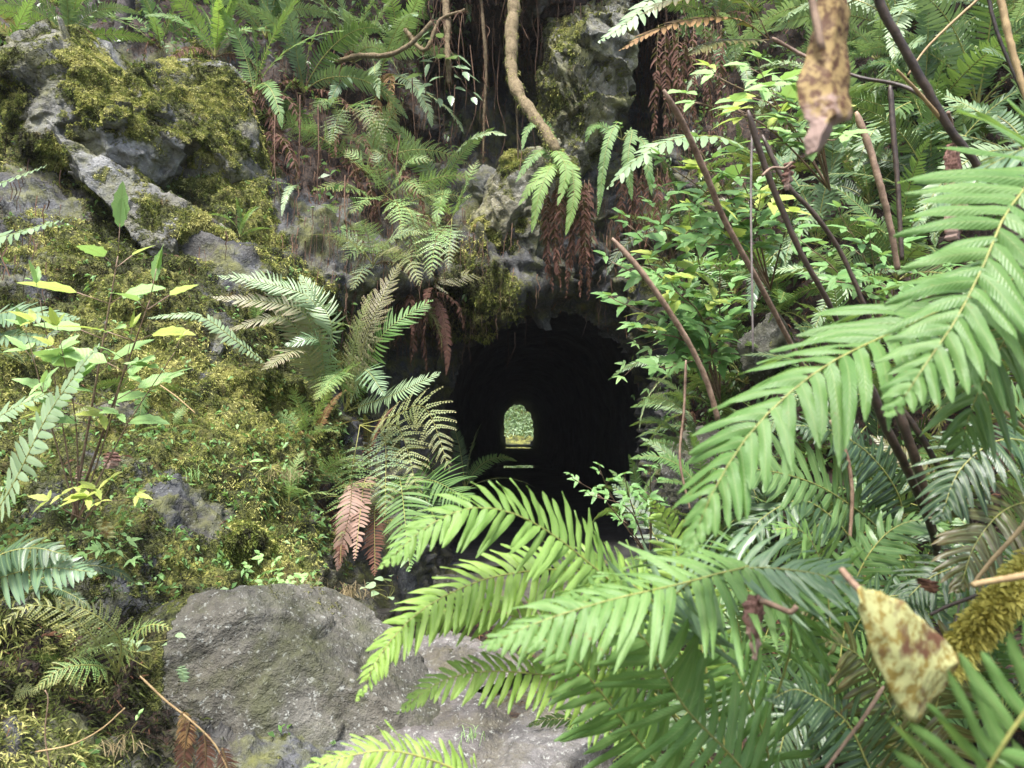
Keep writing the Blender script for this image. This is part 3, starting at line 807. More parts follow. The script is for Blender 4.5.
rock('rock', 'flat bluish grey rock set in the moss above the large boulder', 'rock', at(178, 520, 2.95), (.21, .22, .12), (.5, .15, .2), 9, 31, 'slate', 6, .07,
     lambda W, n: .05 + .5 * (W[:, 0] > -1.12), 500, (.5, .85), tuft=.011, extra=(((.1, -.6, .7), .55),))
rock('rock', 'small grey rock beside the flat bluish rock, half under moss', 'rock', at(150, 488, 3.1), (.10, .12, .055), (.4, .1, .2), 8, 37, 'slate', 5, .08, up(.1, .15), 0, (.5, .85))
rock('rock', 'low mossy cushion rock just above the large boulder', 'rock', at(228, 556, 2.95), (.17, .17, .13), (0, .1, .2), 6, 41, 'boulder', 6, .1, up(.2, .85), 2600, (.6, .9), tuft=.014)
rock('rock', 'pale fractured rock high above the left of the tunnel mouth', 'rock', at(484, 192, 5.85), (.22, .26, .30), (.2, .3, .3), 20, 43, 'slate', 6, .10, up(.1, .0), 0, (.32, .7))
rock('rock_nose', 'knobbly yellow green rock nose hanging over the tunnel mouth', 'rock', at(525, 225, 5.75), (.40, .42, .66), (.0, .42, .2), 16, 47, 'pillar', 7, .15, lambda W, n: .36 + .2 * n[:, 2] + .8 * fbm(W, 4, 3, 5), 5000, (.6, .9), tuft=.014)
rock('rock_pillar', 'pitted lichen stained rock pillar standing above the tunnel', 'rock', at(584, 58, 6.0), (.34, .42, 1.05), (0, .16, .3), 20, 53, 'pillar', 7, .18,
     lambda W, n: .28 + .15 * n[:, 2] + .3 * (n[:, 0] < 0), 2200, (.6, .9), tuft=.018)
rock('rock', 'dark hanging rock at the right edge of the tunnel roof', 'rock', at(655, 300, 5.9), (.20, .3, .34), (0, .1, .1), 10, 59, 'rock', 6, .15, up(.2, .3), 500, (.6, .9), tuft=.018)
rock('stone_slab', 'pinkish grey flat slab in the middle of the path at the bottom edge', 'slab', at(425, 752, 2.25), (.40, .46, .14), (.12, -.03, .3), 7, 67, 'slab', 6, .05, up(.1, 0), 0, (.6, .9), extra=(((0, -.1, 1), .62),))
rock('stone_slab', 'speckled grey slab right of the crack at the bottom edge', 'slab', at(553, 762, 2.2), (.24, .40, .15), (.10, .06, -.35), 8, 71, 'slab', 6, .05, up(.1, 0), 0, (.6, .9), extra=(((0, -.1, 1), .6),))
rock('stone_slab', 'dark wet edged slab between the large boulder and the path', 'slab', at(372, 668, 2.75), (.26, .26, .12), (.1, .25, .6), 9, 73, 'boulder', 6, .07, up(.1, .05), 0, (.5, .85))
rock('stone_slab', 'long low slab stepping up the path behind the lime green fronds', 'slab', at(460, 668, 2.95), (.34, .28, .10), (.1, 0, .1), 9, 79, 'slab', 6, .07, up(.1, 0), 0, (.5, .85), extra=(((0, 0, 1), .6),))
rock('stone', 'small dark stone in the hollow before the tunnel', 'stone', at(455, 590, 4.3), (.16, .18, .10), (0, 0, .3), 9, 83, 'boulder', 5, .08, None, 0, (.5, .85))
rock('rock', 'light grey rock behind the leafy shrub right of the tunnel', 'rock', at(700, 470, 4.6), (.22, .25, .30), (0, .1, .3), 10, 89, 'boulder', 6, .1, up(.2, .1), 0, (.55, .85))
rock('rock', 'pale rock glimpsed between the crossing canes on the right bank', 'rock', at(770, 345, 4.3), (.16, .2, .24), (0, .1, .3), 10, 97, 'boulder', 5, .1, up(.2, .1), 0, (.55, .85))
# ---------------------------------------------------------------- fern library (frond meshes of unit length, shared by the copies)
ARCS = {'up': (78, 30, 1.2), 'arch': (66, -30, 1.0), 'flat': (34, -28, 1.0), 'hang': (15, -82, .7), 'drop': (-45, -88, .6), 'stand': (84, 60, 1.2)}
KINDS = {
    'sword': dict(K=40, L=.105, prof='sword', nu=2, nv=4, droop=.12, rr=.0035, t0=.1, miss=.03),
    'coarse': dict(K=27, L=.15, prof='sword', nu=2, nv=5, droop=.18, rr=.0035, t0=.1, miss=.03),
    'narrow': dict(K=36, L=.075, prof='sword', nu=2, nv=3, droop=.15, rr=.003, t0=.08, miss=.04),
    'lady': dict(K=24, L=.20, prof='lady', nu=2, nv=5, droop=.12, rr=.004, t0=.14, miss=.03),
    'ladyfine': dict(K=18, L=.27, prof='lady', nu=2, nv=5, droop=.12, rr=.004, t0=.2, miss=.02),
    'dead': dict(K=34, L=.06, prof='sword', nu=2, nv=3, droop=.75, rr=.005, t0=.05, miss=.12, twist=.9, jit=.35, fold=.5),
}
_lib = {}


def lib(kind, arcn, var):
    key = (kind, arcn, var)
    if key not in _lib:
        a, b, e = ARCS[arcn]; rg = random.Random(hash(kind + arcn) % 1000 + var * 7 if False else sum(map(ord, kind + arcn)) + var * 7)
        R = arc(1.0, a + rg.uniform(-6, 6), b + rg.uniform(-16, 12), e, rg.uniform(-.5, .5))
        tng = np.gradient(R, axis=0); ref = unit(np.stack([-tng[:, 2], 0 * tng[:, 0] + rg.uniform(-.15, .15), np.maximum(tng[:, 0], .02)], -1))
        ref = spline(ref, 90)
        G = frond_geo(R, ref, seed=sum(map(ord, kind + arcn)) * 3 + var, wave=.18 if kind == 'coarse' else .08, **KINDS[kind])
        _lib[key] = G.mesh(kind + '_frond', [M['sword'], M['rachis']])
    return _lib[key]


def setmat(o, *ms):
    for s, m in zip(o.material_slots, ms):
        s.link = 'OBJECT'; s.material = M[m]


def add_fronds(root, n, size, kind, arcs, mat, az=-90, spread=100, seed=0, name='frond', rmat='rachis', jitter=14):
    rg = random.Random(seed)
    for i in range(n):
        a = arcs[i % len(arcs)]
        me = lib(kind, a, rg.randrange(4))
        f = 0 if n == 1 else (i / (n - 1) * 2 - 1)
        A = math.radians(az + f * spread + rg.uniform(-10, 10))
        o = obj(name, me, root, (0, 0, 0), (math.radians(rg.uniform(-jitter, jitter)), math.radians(rg.uniform(-jitter, jitter)), A), size * rg.uniform(.72, 1.15))
        setmat(o, mat if isinstance(mat, str) else mat[i % len(mat)], rmat)
    return root


def fern(px, py, n, size_px, kind, arcs, mat, label, az=-90, spread=100, Y=None, dead=0, dead_size=None, group=None, seed=None, lift=.03, name='fern', rmat='rachis', dead_mat='dead', cat='fern'):
    if Y is None:
        p, nn = surf(px, py); p = p + nn * .02; size_px = size_px * (1.35 if px < 720 else 1.15)
        Y = p[1]
    else: p = at(px, py, Y)
    s = size_px * Y / F
    seed = int(px * 7 + py * 13) if seed is None else seed
    root = thing(name, p, label, cat, group)
    add_fronds(root, n, s, kind, arcs, mat, az, spread, seed, rmat=rmat)
    if dead:
        add_fronds(root, dead, (dead_size or size_px * .8) * Y / F, 'dead', ['drop', 'hang'], dead_mat, az, 70, seed + 5, name='dead_frond', rmat='rachis_brown', jitter=8)
    return root


def frond_on(root, pts, ref, L, mat='sword_hero', K=30, name='frond', rmat='rachis', label=None, **kw):
    """one frond led along given bearings (px, py, distance)"""
    P = np.array([at(*q) for q in pts])
    kw.setdefault('nu', 4); kw.setdefault('nv', 8)
    g = frond_geo(P, ref, K=K, L=L, seed=int(pts[0][0] * 3 + pts[-1][1]), **kw)
    o = obj(name, g.mesh(name, [M[mat], M[rmat]], shift=np.array(root.location)), root)
    if label: o['label'] = label
    return o


# ================================================================ close ferns on the right
R1 = thing('sword_fern', at(1120, 470, 1.15), 'big glossy sword fern arching two long fronds in from the right edge', 'fern')
sw = dict(wr=.160, t0=.06, droop=.30, tooth=.04, wave=.22, twist=.2, jit=.09, ang0=4, ang1=48)
frond_on(R1, [(1120, 470, 1.1), (1105, 330, 1.02), (1060, 268, .95), (985, 292, .88), (902, 328, .84), (822, 368, .81), (757, 425, .79), (715, 488, .78), (690, 548, .77)], (-.42, -.62, .66), .122, K=39, **{**sw, 't0': .2})
frond_on(R1, [(1120, 470, 1.0), (1110, 250, .92), (1062, 165, .85), (1012, 205, .79), (985, 262, .76), (957, 318, .74), (925, 365, .73), (895, 412, .72)], (-.15, -.82, .55), .125, K=32, **{**sw, 't0': .22, 'droop': .12})
frond_on(R1, [(1130, 480, 1.0), (1150, 330, .95), (1110, 240, .93), (1060, 250, .92), (1010, 330, .92), (975, 400, .93), (960, 450, .95)], (-.3, -.6, .7), .12, 'sword', K=30, **{**sw, 't0': .3})
frond_on(R1, [(1120, 470, 1.1), (1180, 300, 1.0), (1150, 160, .95), (1090, 130, .92), (1020, 150, .95), (950, 190, 1.0), (930, 215, 1.02)], (-.2, -.5, .85), .10, 'sword_blue', K=30, **{**sw, 't0': .3})

R2 = thing('sword_fern', at(735, 800, 1.35), 'bright sword fern in the middle foreground, arching fronds out over the stone path', 'fern')
sw2 = dict(wr=.160, t0=.18, droop=.25, tooth=.04, wave=.24, twist=.2, jit=.1, ang0=2, ang1=45)
up_ = (-.15, -.62, .77)
frond_on(R2, [(735, 800, 1.35), (700, 690, 1.3), (655, 620, 1.22), (609, 580, 1.16), (559, 539, 1.12), (515, 514, 1.08), (470, 508, 1.05), (425, 528, 1.02), (383, 566, 1.0)], (-.05, -.75, .66), .10, 'sword_fresh', K=46, **{**sw2, 't0': .25})
frond_on(R2, [(735, 800, 1.3), (705, 670, 1.25), (640, 590, 1.2), (570, 570, 1.16), (509, 574, 1.13), (466, 586, 1.1), (419, 612, 1.07), (382, 652, 1.05), (359, 698, 1.03)], (-.1, -.72, .68), .075, 'sword_lime', K=45, **{**sw2, 't0': .35})
frond_on(R2, [(735, 800, 1.3), (680, 720, 1.22), (600, 650, 1.18), (522, 619, 1.15), (472, 608, 1.13), (430, 616, 1.1), (398, 640, 1.08), (380, 668, 1.07)], (-.1, -.7, .7), .06, 'sword_lime', K=42, **{**sw2, 't0': .4})
frond_on(R2, [(735, 800, 1.3), (660, 730, 1.22), (590, 686, 1.18), (535, 674, 1.15), (478, 672, 1.12), (436, 684, 1.1), (399, 712, 1.08)], (-.1, -.7, .7), .062, 'sword_lime', K=35, **{**sw2, 't0': .3})
frond_on(R2, [(735, 800, 1.2), (790, 650, 1.05), (770, 572, .95), (735, 570, .9), (684, 583, .86), (610, 600, .83), (539, 622, .81), (485, 646, .80)], (-.05, -.55, .84), .105, 'sword_hero', K=38, **{**sw2, 't0': .33, 'droop': .3})
frond_on(R2, [(735, 800, 1.2), (660, 690, 1.05), (672, 600, .98), (732, 570, .92), (800, 571, .90), (845, 583, .89), (872, 604, .90)], (.05, -.62, .78), .10, 'sword_blue', K=38, **{**sw2, 't0': .4, 'droop': .2})
frond_on(R2, [(800, 840, 1.1), (735, 760, 1.03), (684, 706, .98), (645, 640, .95), (600, 606, .93), (560, 600, .93)], (-.35, -.62, .68), .105, 'sword_hero', K=28, **{**sw2, 't0': .05, 'fwd': .3})
frond_on(R2, [(735, 840, 1.2), (690, 800, 1.1), (642, 745, 1.05), (582, 669, 1.0), (545, 640, .98), (520, 640, .98)], (-.35, -.62, .68), .095, 'sword_hero', K=30, **{**sw2, 't0': .05, 'fwd': .3})
frond_on(R2, [(760, 840, 1.2), (770, 770, 1.15), (750, 700, 1.1), (715, 640, 1.08), (670, 615, 1.05)], (-.2, -.5, .85), .10, 'sword_hero', K=25, **{**sw2, 't0': .05})
frond_on(R2, [(735, 800, 1.35), (700, 640, 1.32), (680, 560, 1.32), (665, 520, 1.32), (650, 500, 1.3)], (-.5, -.75, .2), .07, 'sword_lime', K=28, **{**sw2, 't0': .3})
R2b = thing('sword_fern', at(470, 840, 1.0), 'lime sword fern poking up over the bottom edge in front of the boulder', 'fern')
frond_on(R2b, [(520, 830, 1.1), (470, 778, 1.05), (400, 752, 1.0), (345, 757, .97), (298, 775, .95)], (0, -.55, .83), .05, 'sword_lime', K=30, **sw2)
frond_on(R2b, [(520, 850, 1.1), (490, 800, 1.05), (440, 786, 1.0), (400, 792, .97)], (0, -.55, .83), .05, 'sword_lime', K=22, **sw2)

R3 = thing('sword_fern', at(900, 860, .85), 'out of focus fern frond right against the lens side, lower right corner', 'fern')
frond_on(R3, [(930, 930, .55), (975, 800, .50), (1000, 750, .48), (1030, 705, .47), (1060, 665, .46), (1115, 600, .46)], (-.3, -.75, .6), .070, 'sword_hero', K=24, **{**sw, 'fwd': .3, 't0': .02})
frond_on(R3, [(1000, 900, .6), (1060, 830, .55), (1110, 750, .52), (1150, 670, .5)], (-.4, -.7, .6), .07, 'sword', K=20, **{**sw, 'fwd': .3, 't0': .02})
R3['label'] = 'blurred bright fern rising from the bottom edge, closest frond in the lower right corner'

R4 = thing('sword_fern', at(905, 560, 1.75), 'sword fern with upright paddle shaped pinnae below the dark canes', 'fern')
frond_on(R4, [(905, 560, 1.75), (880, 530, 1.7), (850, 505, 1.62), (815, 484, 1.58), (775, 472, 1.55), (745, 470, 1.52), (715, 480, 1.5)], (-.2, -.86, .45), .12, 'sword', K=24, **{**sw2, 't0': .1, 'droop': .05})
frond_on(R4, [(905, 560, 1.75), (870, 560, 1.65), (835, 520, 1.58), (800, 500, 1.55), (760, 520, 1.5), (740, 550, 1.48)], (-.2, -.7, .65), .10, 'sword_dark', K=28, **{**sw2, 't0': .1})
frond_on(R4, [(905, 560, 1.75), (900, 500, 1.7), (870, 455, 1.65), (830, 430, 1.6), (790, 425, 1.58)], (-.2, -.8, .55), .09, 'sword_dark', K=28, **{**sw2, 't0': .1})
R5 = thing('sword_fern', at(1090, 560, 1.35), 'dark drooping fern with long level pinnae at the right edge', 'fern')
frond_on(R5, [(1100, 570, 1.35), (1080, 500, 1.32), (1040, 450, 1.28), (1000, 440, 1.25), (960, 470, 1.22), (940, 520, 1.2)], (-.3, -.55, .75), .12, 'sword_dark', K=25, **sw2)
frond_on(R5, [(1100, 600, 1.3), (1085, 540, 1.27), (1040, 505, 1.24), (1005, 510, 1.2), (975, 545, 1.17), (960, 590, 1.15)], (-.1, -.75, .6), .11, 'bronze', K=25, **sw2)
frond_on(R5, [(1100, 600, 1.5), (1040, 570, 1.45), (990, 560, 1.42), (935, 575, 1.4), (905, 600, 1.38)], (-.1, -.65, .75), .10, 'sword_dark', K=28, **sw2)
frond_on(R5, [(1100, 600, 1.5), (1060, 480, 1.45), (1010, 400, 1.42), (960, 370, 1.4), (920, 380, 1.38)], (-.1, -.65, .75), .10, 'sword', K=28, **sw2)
R6 = thing('sword_fern', at(905, 790, 1.25), 'bronze tinged glossy fern behind the yellow mottled leaf', 'fern')
frond_on(R6, [(950, 800, 1.2), (905, 735, 1.17), (882, 690, 1.15), (858, 655, 1.12), (825, 640, 1.1)], (-.25, -.8, .5), .10, 'bronze', K=21, **{**sw2, 't0': .08})
frond_on(R6, [(900, 830, 1.2), (870, 770, 1.15), (845, 720, 1.12), (800, 690, 1.1), (770, 700, 1.08)], (-.2, -.7, .6), .09, 'sword_dark', K=25, **{**sw2, 't0': .08})
frond_on(R6, [(900, 830, 1.3), (930, 740, 1.25), (940, 690, 1.22), (960, 640, 1.2), (1000, 610, 1.18)], (-.3, -.8, .5), .09, 'bronze', K=22, **{**sw2, 't0': .08})
R7 = thing('sword_fern', at(830, 700, 1.55), 'dense dark green sword fern between the bronze tinged fern and the bright foreground fern', 'fern')
for k, q in enumerate([[(830, 720, 1.55), (800, 640, 1.5), (770, 600, 1.45), (730, 590, 1.4), (690, 610, 1.38)], [(830, 720, 1.55), (850, 640, 1.5), (880, 600, 1.45), (920, 600, 1.4), (960, 630, 1.38)],
                      [(830, 720, 1.55), (830, 620, 1.5), (820, 560, 1.48), (800, 530, 1.45), (770, 530, 1.42)], [(830, 740, 1.5), (780, 700, 1.42), (730, 690, 1.38), (690, 710, 1.35), (660, 750, 1.32)],
                      [(830, 740, 1.45), (800, 700, 1.4), (765, 680, 1.35), (735, 700, 1.3), (715, 750, 1.28)], [(830, 740, 1.5), (870, 690, 1.42), (900, 670, 1.38), (930, 690, 1.35), (950, 730, 1.32)],
                      [(830, 740, 1.5), (850, 600, 1.5), (880, 540, 1.48), (920, 520, 1.45), (960, 540, 1.42)], [(830, 740, 1.4), (835, 720, 1.35), (820, 700, 1.32), (790, 720, 1.28), (775, 775, 1.25)]]):
    frond_on(R7, q, (-.1, -.6, .75), .085 + .01 * (k % 3), ['sword', 'sword_dark', 'sword_hero'][k % 3], K=28, nu=2, nv=6, **{**sw2, 't0': .12})

# ================================================================ the bank on the left, mid distance
L1 = thing('fern', on(322, 408), 'half faded fern with pinkish grey frond tips arching left over moss', 'fern')
Yl = float(depth(322, 408)) - .05
fr = dict(nu=2, nv=6, wave=.06)
def fan(root, base, specs, K=34, **kw):
    for s in specs:
        tip, mid, L, mat, prof = s[:5]
        frond_on(root, [(*base[:2], base[2]), ((base[0] + mid[0]) / 2 + 0, (base[1] + mid[1]) / 2, base[2] - .12), (*mid, base[2] - .25), (*tip, base[2] - (s[5] if len(s) > 5 else .3))],
                 s[6] if len(s) > 6 else (-.1, -.75, .6), L, mat, K=K, prof=prof, nu=2, nv=5, t0=.15, droop=.1, wr=.125 if prof != 'lady' else .17, jit=.12, **kw)
fan(L1, (330, 405, 3.75), [((218, 276), (278, 288), .10, 'frost', 'sword'), ((228, 330), (285, 318), .07, 'pink', 'sword'), ((212, 297), (300, 310), .085, 'pink', 'sword'),
                           ((245, 278), (312, 300), .10, 'frost', 'sword'), ((285, 345), (318, 340), .08, 'sword_blue', 'sword'), ((300, 275), (330, 320), .10, 'frost', 'sword', .1), ((262, 370), (300, 350), .08, 'pink', 'sword', .5)], 46)
L2 = thing('fern', on(345, 412), 'fresh green fern beside the dark mouth, one frond reaching over the dark', 'fern')
fan(L2, (345, 412, 3.9), [((432, 300), (385, 332), .135, 'sword_hero', 'sword', .2), ((315, 400), (340, 372), .15, 'lady', 'lady', .5), ((440, 372), (400, 392), .09, 'frost', 'sword', .3),
                          ((400, 262), (372, 320), .18, 'pink', 'lady', .2), ((385, 395), (365, 370), .10, 'sword_blue', 'sword', .45), ((372, 290), (358, 330), .12, 'lady_pale', 'lady', .3)], 38)
L3 = thing('lady_fern', on(370, 440), 'withering yellowish lady fern hanging its fronds left of the tunnel floor', 'fern')
fan(L3, (360, 425, 4.1), [((450, 470), (425, 408), .20, 'lady_pale', 'lady', .5), ((420, 500), (400, 430), .19, 'lady_pale', 'lady', .6), ((385, 515), (385, 440), .20, 'frost', 'lady', .8), ((340, 540), (352, 470), .19, 'lady', 'lady', .8)], 16)
L4 = thing('sword_fern', on(395, 520), 'deep green fern low at the foot of the bank beside the dark hollow', 'fern')
fan(L4, (385, 500, 3.9), [((410, 570), (400, 480), .14, 'sword', 'sword', .8), ((355, 560), (365, 480), .06, 'rosy', 'sword', .8), ((470, 500), (430, 480), .16, 'sword', 'sword', .5), ((340, 565), (345, 510), .05, 'dead', 'sword', .7),
                          ((440, 530), (420, 490), .18, 'sword_dark', 'sword', .6), ((375, 575), (375, 510), .07, 'dead', 'sword', .7)], 28)

WA = thing('lady_fern', at(385, 195, 5.2), 'lacy mint green fern spreading level fronds midway up the wall left of the mouth', 'fern')
fan(WA, (385, 195, 5.2), [((345, 150), (360, 160), .16, 'lady', 'lady', .2), ((432, 160), (410, 160), .17, 'lady', 'lady', .3), ((350, 214), (366, 200), .15, 'lady', 'lady', .4), ((402, 234), (398, 205), .16, 'mint', 'lady', .5), ((375, 150), (378, 165), .14, 'frost', 'lady', .2), ((425, 195), (408, 182), .14, 'lady', 'lady', .4)], 15)
WB = thing('lady_fern', at(452, 218, 5.2), 'lacy mint green fern hanging a long frond down the left lip of the dark hollow', 'fern')
fan(WB, (452, 218, 5.2), [((478, 160), (468, 180), .15, 'lady', 'lady', .2), ((430, 278), (436, 240), .18, 'mint', 'lady', .4), ((425, 195), (438, 200), .13, 'lady', 'lady', .3), ((448, 268), (450, 240), .14, 'frost', 'lady', .4), ((472, 196), (464, 198), .13, 'lady', 'lady', .3)], 15)
WC = thing('lady_fern', at(385, 258, 5.0), 'lacy green fern under the two mint green ones, above the tall leaning frond', 'fern')
fan(WC, (385, 258, 5.0), [((342, 262), (360, 248), .14, 'lady', 'lady', .3), ((420, 285), (408, 258), .15, 'lady_pale', 'lady', .4), ((370, 232), (376, 242), .12, 'lady', 'lady', .3), ((352, 290), (364, 268), .13, 'frost', 'lady', .4)], 14)
WD = thing('lady_fern', at(345, 105, 5.6), 'green lady fern just below the thin level branch', 'fern')
fan(WD, (345, 105, 5.6), [((310, 118), (325, 100), .15, 'lady', 'lady', .3), ((372, 128), (362, 105), .15, 'sword_hero', 'lady', .4), ((330, 145), (338, 118), .16, 'frost', 'lady', .5), ((385, 150), (372, 118), .15, 'pink', 'lady', .5)], 16)
fern(392, 215, 8, 80, 'lady', ['arch', 'hang', 'flat'], ['lady', 'frost'], 'pale green lady fern with drooping tips halfway up the wall left of the mouth', az=-80, spread=110, dead=4)
fern(440, 205, 6, 90, 'sword', ['arch', 'up', 'hang'], ['lady', 'frost'], 'light green fern hanging at the left lip of the dark overhang', az=-60, spread=95, dead=4)
fern(360, 185, 7, 85, 'lady', ['arch', 'flat', 'up'], ['frost', 'lady'], 'feathery fern under the hanging pair of brown tipped fronds', az=-90, spread=110, dead=4)
fern(375, 95, 7, 95, 'sword', ['hang', 'arch', 'hang'], ['sword_blue', 'frost'], 'bluish fern with brown tipped fronds hanging under the thin level branch', az=-95, spread=90, dead=5, dead_mat='russet')
fern(248, 112, 9, 85, 'sword', ['up', 'arch', 'hang'], ['sword', 'sword_hero'], 'upright green sword fern with a skirt of dead fronds right of the mossy outcrop', az=-85, spread=120, dead=8, dead_size=110)
fern(212, 75, 9, 75, 'sword', ['up', 'stand', 'arch'], ['sword_hero', 'sword_lime'], 'bright green upright sword fern on top of the outcrop', az=-90, spread=120, dead=4)
fern(305, 95, 12, 90, 'sword', ['up', 'arch', 'hang'], ['sword_blue', 'sword'], 'big bluish sword fern at the top edge, left of the level branch', az=-85, spread=130, dead=4)
fern(350, 75, 12, 85, 'sword', ['arch', 'up', 'flat', 'hang'], ['sword_blue', 'frost'], 'second bluish fern at the top edge, right against the brown hanging roots', az=-95, spread=130, dead=3)
fern(395, 50, 9, 70, 'sword', ['up', 'arch', 'flat'], ['sword_hero', 'lady'], 'sunlit yellow green fern at the top edge above the forked root', az=-95, spread=130)
fern(265, 50, 10, 85, 'sword', ['up', 'arch'], ['sword', 'sword_blue'], 'tall dark fern cut by the top edge above the outcrop fern', az=-90, spread=130)
fern(160, 45, 9, 70, 'sword', ['up', 'arch', 'flat'], ['sword', 'sword_hero'], 'fern behind the outcrop next to the thin grey trunks', az=-90, spread=130, dead=3)
fern(75, 60, 12, 75, 'sword', ['arch', 'flat', 'up'], ['sword', 'sword_blue'], 'shaded fern left of the thin grey trunks', az=-90, spread=130, dead=3)
fern(10, 95, 10, 90, 'sword', ['up', 'arch', 'flat'], ['sword_hero', 'sword'], 'green fern in the upper left corner, fronds up', az=-60, spread=100)
fern(28, 60, 6, 60, 'sword', ['arch', 'flat'], ['russet', 'pink'], 'dead reddish fern arching across the upper left corner', az=-60, spread=100, rmat='rachis_brown')
fern(305, 150, 3, 40, 'ladyfine', ['flat', 'arch'], 'frost', 'single small pale frond sprouting from the brown fibres above the faded fern', az=-100, spread=40)
fern(330, 228, 4, 45, 'ladyfine', ['flat', 'hang'], 'lady', 'small pale fern hanging in the brown fibres left of the lady fern', az=-100, spread=50, dead=2)
fern(297, 205, 2, 55, 'narrow', ['hang'], 'frost', 'lone hanging frond beside the dead brown strings', az=-110, spread=20)
fern(400, 300, 6, 75, 'ladyfine', ['arch', 'hang', 'flat'], ['lady_pale', 'pink'], 'fading fern with curled brown tips just left of the dark mouth', az=-70, spread=80, dead=3)
fern(372, 270, 5, 60, 'ladyfine', ['arch', 'flat'], ['frost', 'pink'], 'greyish fern behind the tall leaning frond', az=-100, spread=80, dead=2)
fern(425, 290, 3, 60, 'narrow', ['drop', 'hang'], 'dead', 'dead brown fern strings under the left of the overhang', az=-90, spread=60, dead=6, dead_size=80, rmat='rachis_brown')
fern(255, 150, 3, 70, 'dead', ['drop', 'hang'], 'dead', 'skirt of dead brown fronds hanging by the mossy shoulder', az=-90, spread=60, dead=7, dead_size=100, rmat='rachis_brown')
fern(338, 150, 4, 70, 'dead', ['drop', 'hang'], 'dead', 'dead brown fronds hanging in the shade of the bluish ferns', az=-90, spread=80, dead=7, dead_size=90, rmat='rachis_brown')
fern(290, 455, 7, 60, 'ladyfine', ['arch', 'flat', 'up'], ['lady', 'sword_lime'], 'low lime lady fern in the litter under the faded fern', az=-80, spread=120)
fern(315, 500, 7, 70, 'ladyfine', ['hang', 'arch', 'flat'], ['lady', 'lady_pale'], 'lime lady fern trailing down toward the large boulder', az=-80, spread=100, dead=3)
fern(445, 495, 6, 60, 'sword', ['arch', 'flat', 'up'], ['sword_dark', 'sword'], 'dark fern at the left foot of the tunnel mouth', az=-60, spread=110)
fern(140, 405, 4, 60, 'coarse', ['flat', 'hang'], ['sword_dark', 'sword'], 'dark green frond lying on the moss behind the tall yellowing plant', az=-30, spread=60)
# left edge
L5 = thing('sword_fern', at(-60, 560, 2.0), 'grey green fern leaning in from the left edge beside the tall yellowing plant', 'fern')
for q, L_, m_ in [([(-60, 560, 2.0), (-20, 530, 1.9), (10, 490, 1.8), (45, 420, 1.75), (75, 375, 1.72), (98, 345, 1.7)], .075, 'frost'),
                  ([(-60, 560, 2.0), (-40, 470, 2.0), (-10, 425, 2.0), (20, 405, 2.0), (52, 392, 2.0)], .06, 'frost'),
                  ([(-60, 500, 2.3), (-40, 380, 2.3), (-10, 320, 2.3), (30, 312, 2.25), (78, 318, 2.2)], .085, 'sword_blue'),
                  ([(-60, 500, 2.3), (-50, 330, 2.3), (-20, 250, 2.3), (20, 232, 2.25), (62, 220, 2.2)], .07, 'frost'),
                  ([(-60, 500, 2.3), (-60, 300, 2.3), (-30, 200, 2.3), (10, 180, 2.25), (45, 166, 2.2)], .05, 'frost'),
                  ([(-60, 500, 2.3), (-50, 390, 2.3), (-20, 345, 2.3), (20, 335, 2.25), (50, 345, 2.2)], .07, 'sword_blue')]:
    frond_on(L5, q, (.1, -.75, .65), L_, m_, K=34, nu=2, nv=5, t0=.1, wave=.08)
L6 = thing('sword_fern', at(-60, 640, 1.8), 'dark blue green fern at the left edge level with the top of the boulder', 'fern')
frond_on(L6, [(-60, 640, 1.8), (-30, 600, 1.75), (0, 578, 1.72), (45, 568, 1.7), (95, 572, 1.68)], (.1, -.7, .7), .09, 'sword_blue', K=24, nu=2, nv=5, t0=.1)
frond_on(L6, [(-60, 640, 1.8), (-30, 580, 1.75), (0, 555, 1.72), (35, 548, 1.7), (70, 556, 1.68)], (.1, -.7, .7), .08, 'sword_dark', K=24, nu=2, nv=5, t0=.1)
L7 = thing('lady_fern', at(120, 690, 1.75), 'pale lady fern with a bleached frond reaching to the left edge beside the boulder', 'fern')
for q, L_, m_ in [([(118, 672, 1.8), (95, 640, 1.72), (65, 612, 1.68), (30, 606, 1.65), (0, 625, 1.62)], .07, 'lady_pale'), ([(118, 672, 1.8), (120, 640, 1.75), (95, 615, 1.7), (60, 600, 1.68)], .08, 'lady_pale'),
                  ([(118, 672, 1.8), (130, 640, 1.75), (150, 625, 1.7), (172, 628, 1.68)], .06, 'lady'), ([(118, 672, 1.8), (90, 665, 1.72), (60, 670, 1.68), (35, 690, 1.65)], .06, 'lady')]:
    frond_on(L7, q, (0, -.75, .65), L_, m_, K=18, nu=2, nv=4, prof='lady', t0=.1)
fern(20, 610, 4, 80, 'sword', ['flat', 'arch'], 'sword_dark', 'shadowed fern low at the left edge under the blue green fronds', az=-40, spread=60)
fern(60, 700, 6, 45, 'ladyfine', ['flat', 'arch', 'hang'], ['lady', 'sword'], 'little green fern in the dark tangle left of the boulder', az=-70, spread=100)
fern(0, 720, 5, 60, 'ladyfine', ['flat', 'arch'], ['lady', 'lady_pale'], 'small pale fern cut by the left edge near the bottom', az=-60, spread=90, Y=1.8)

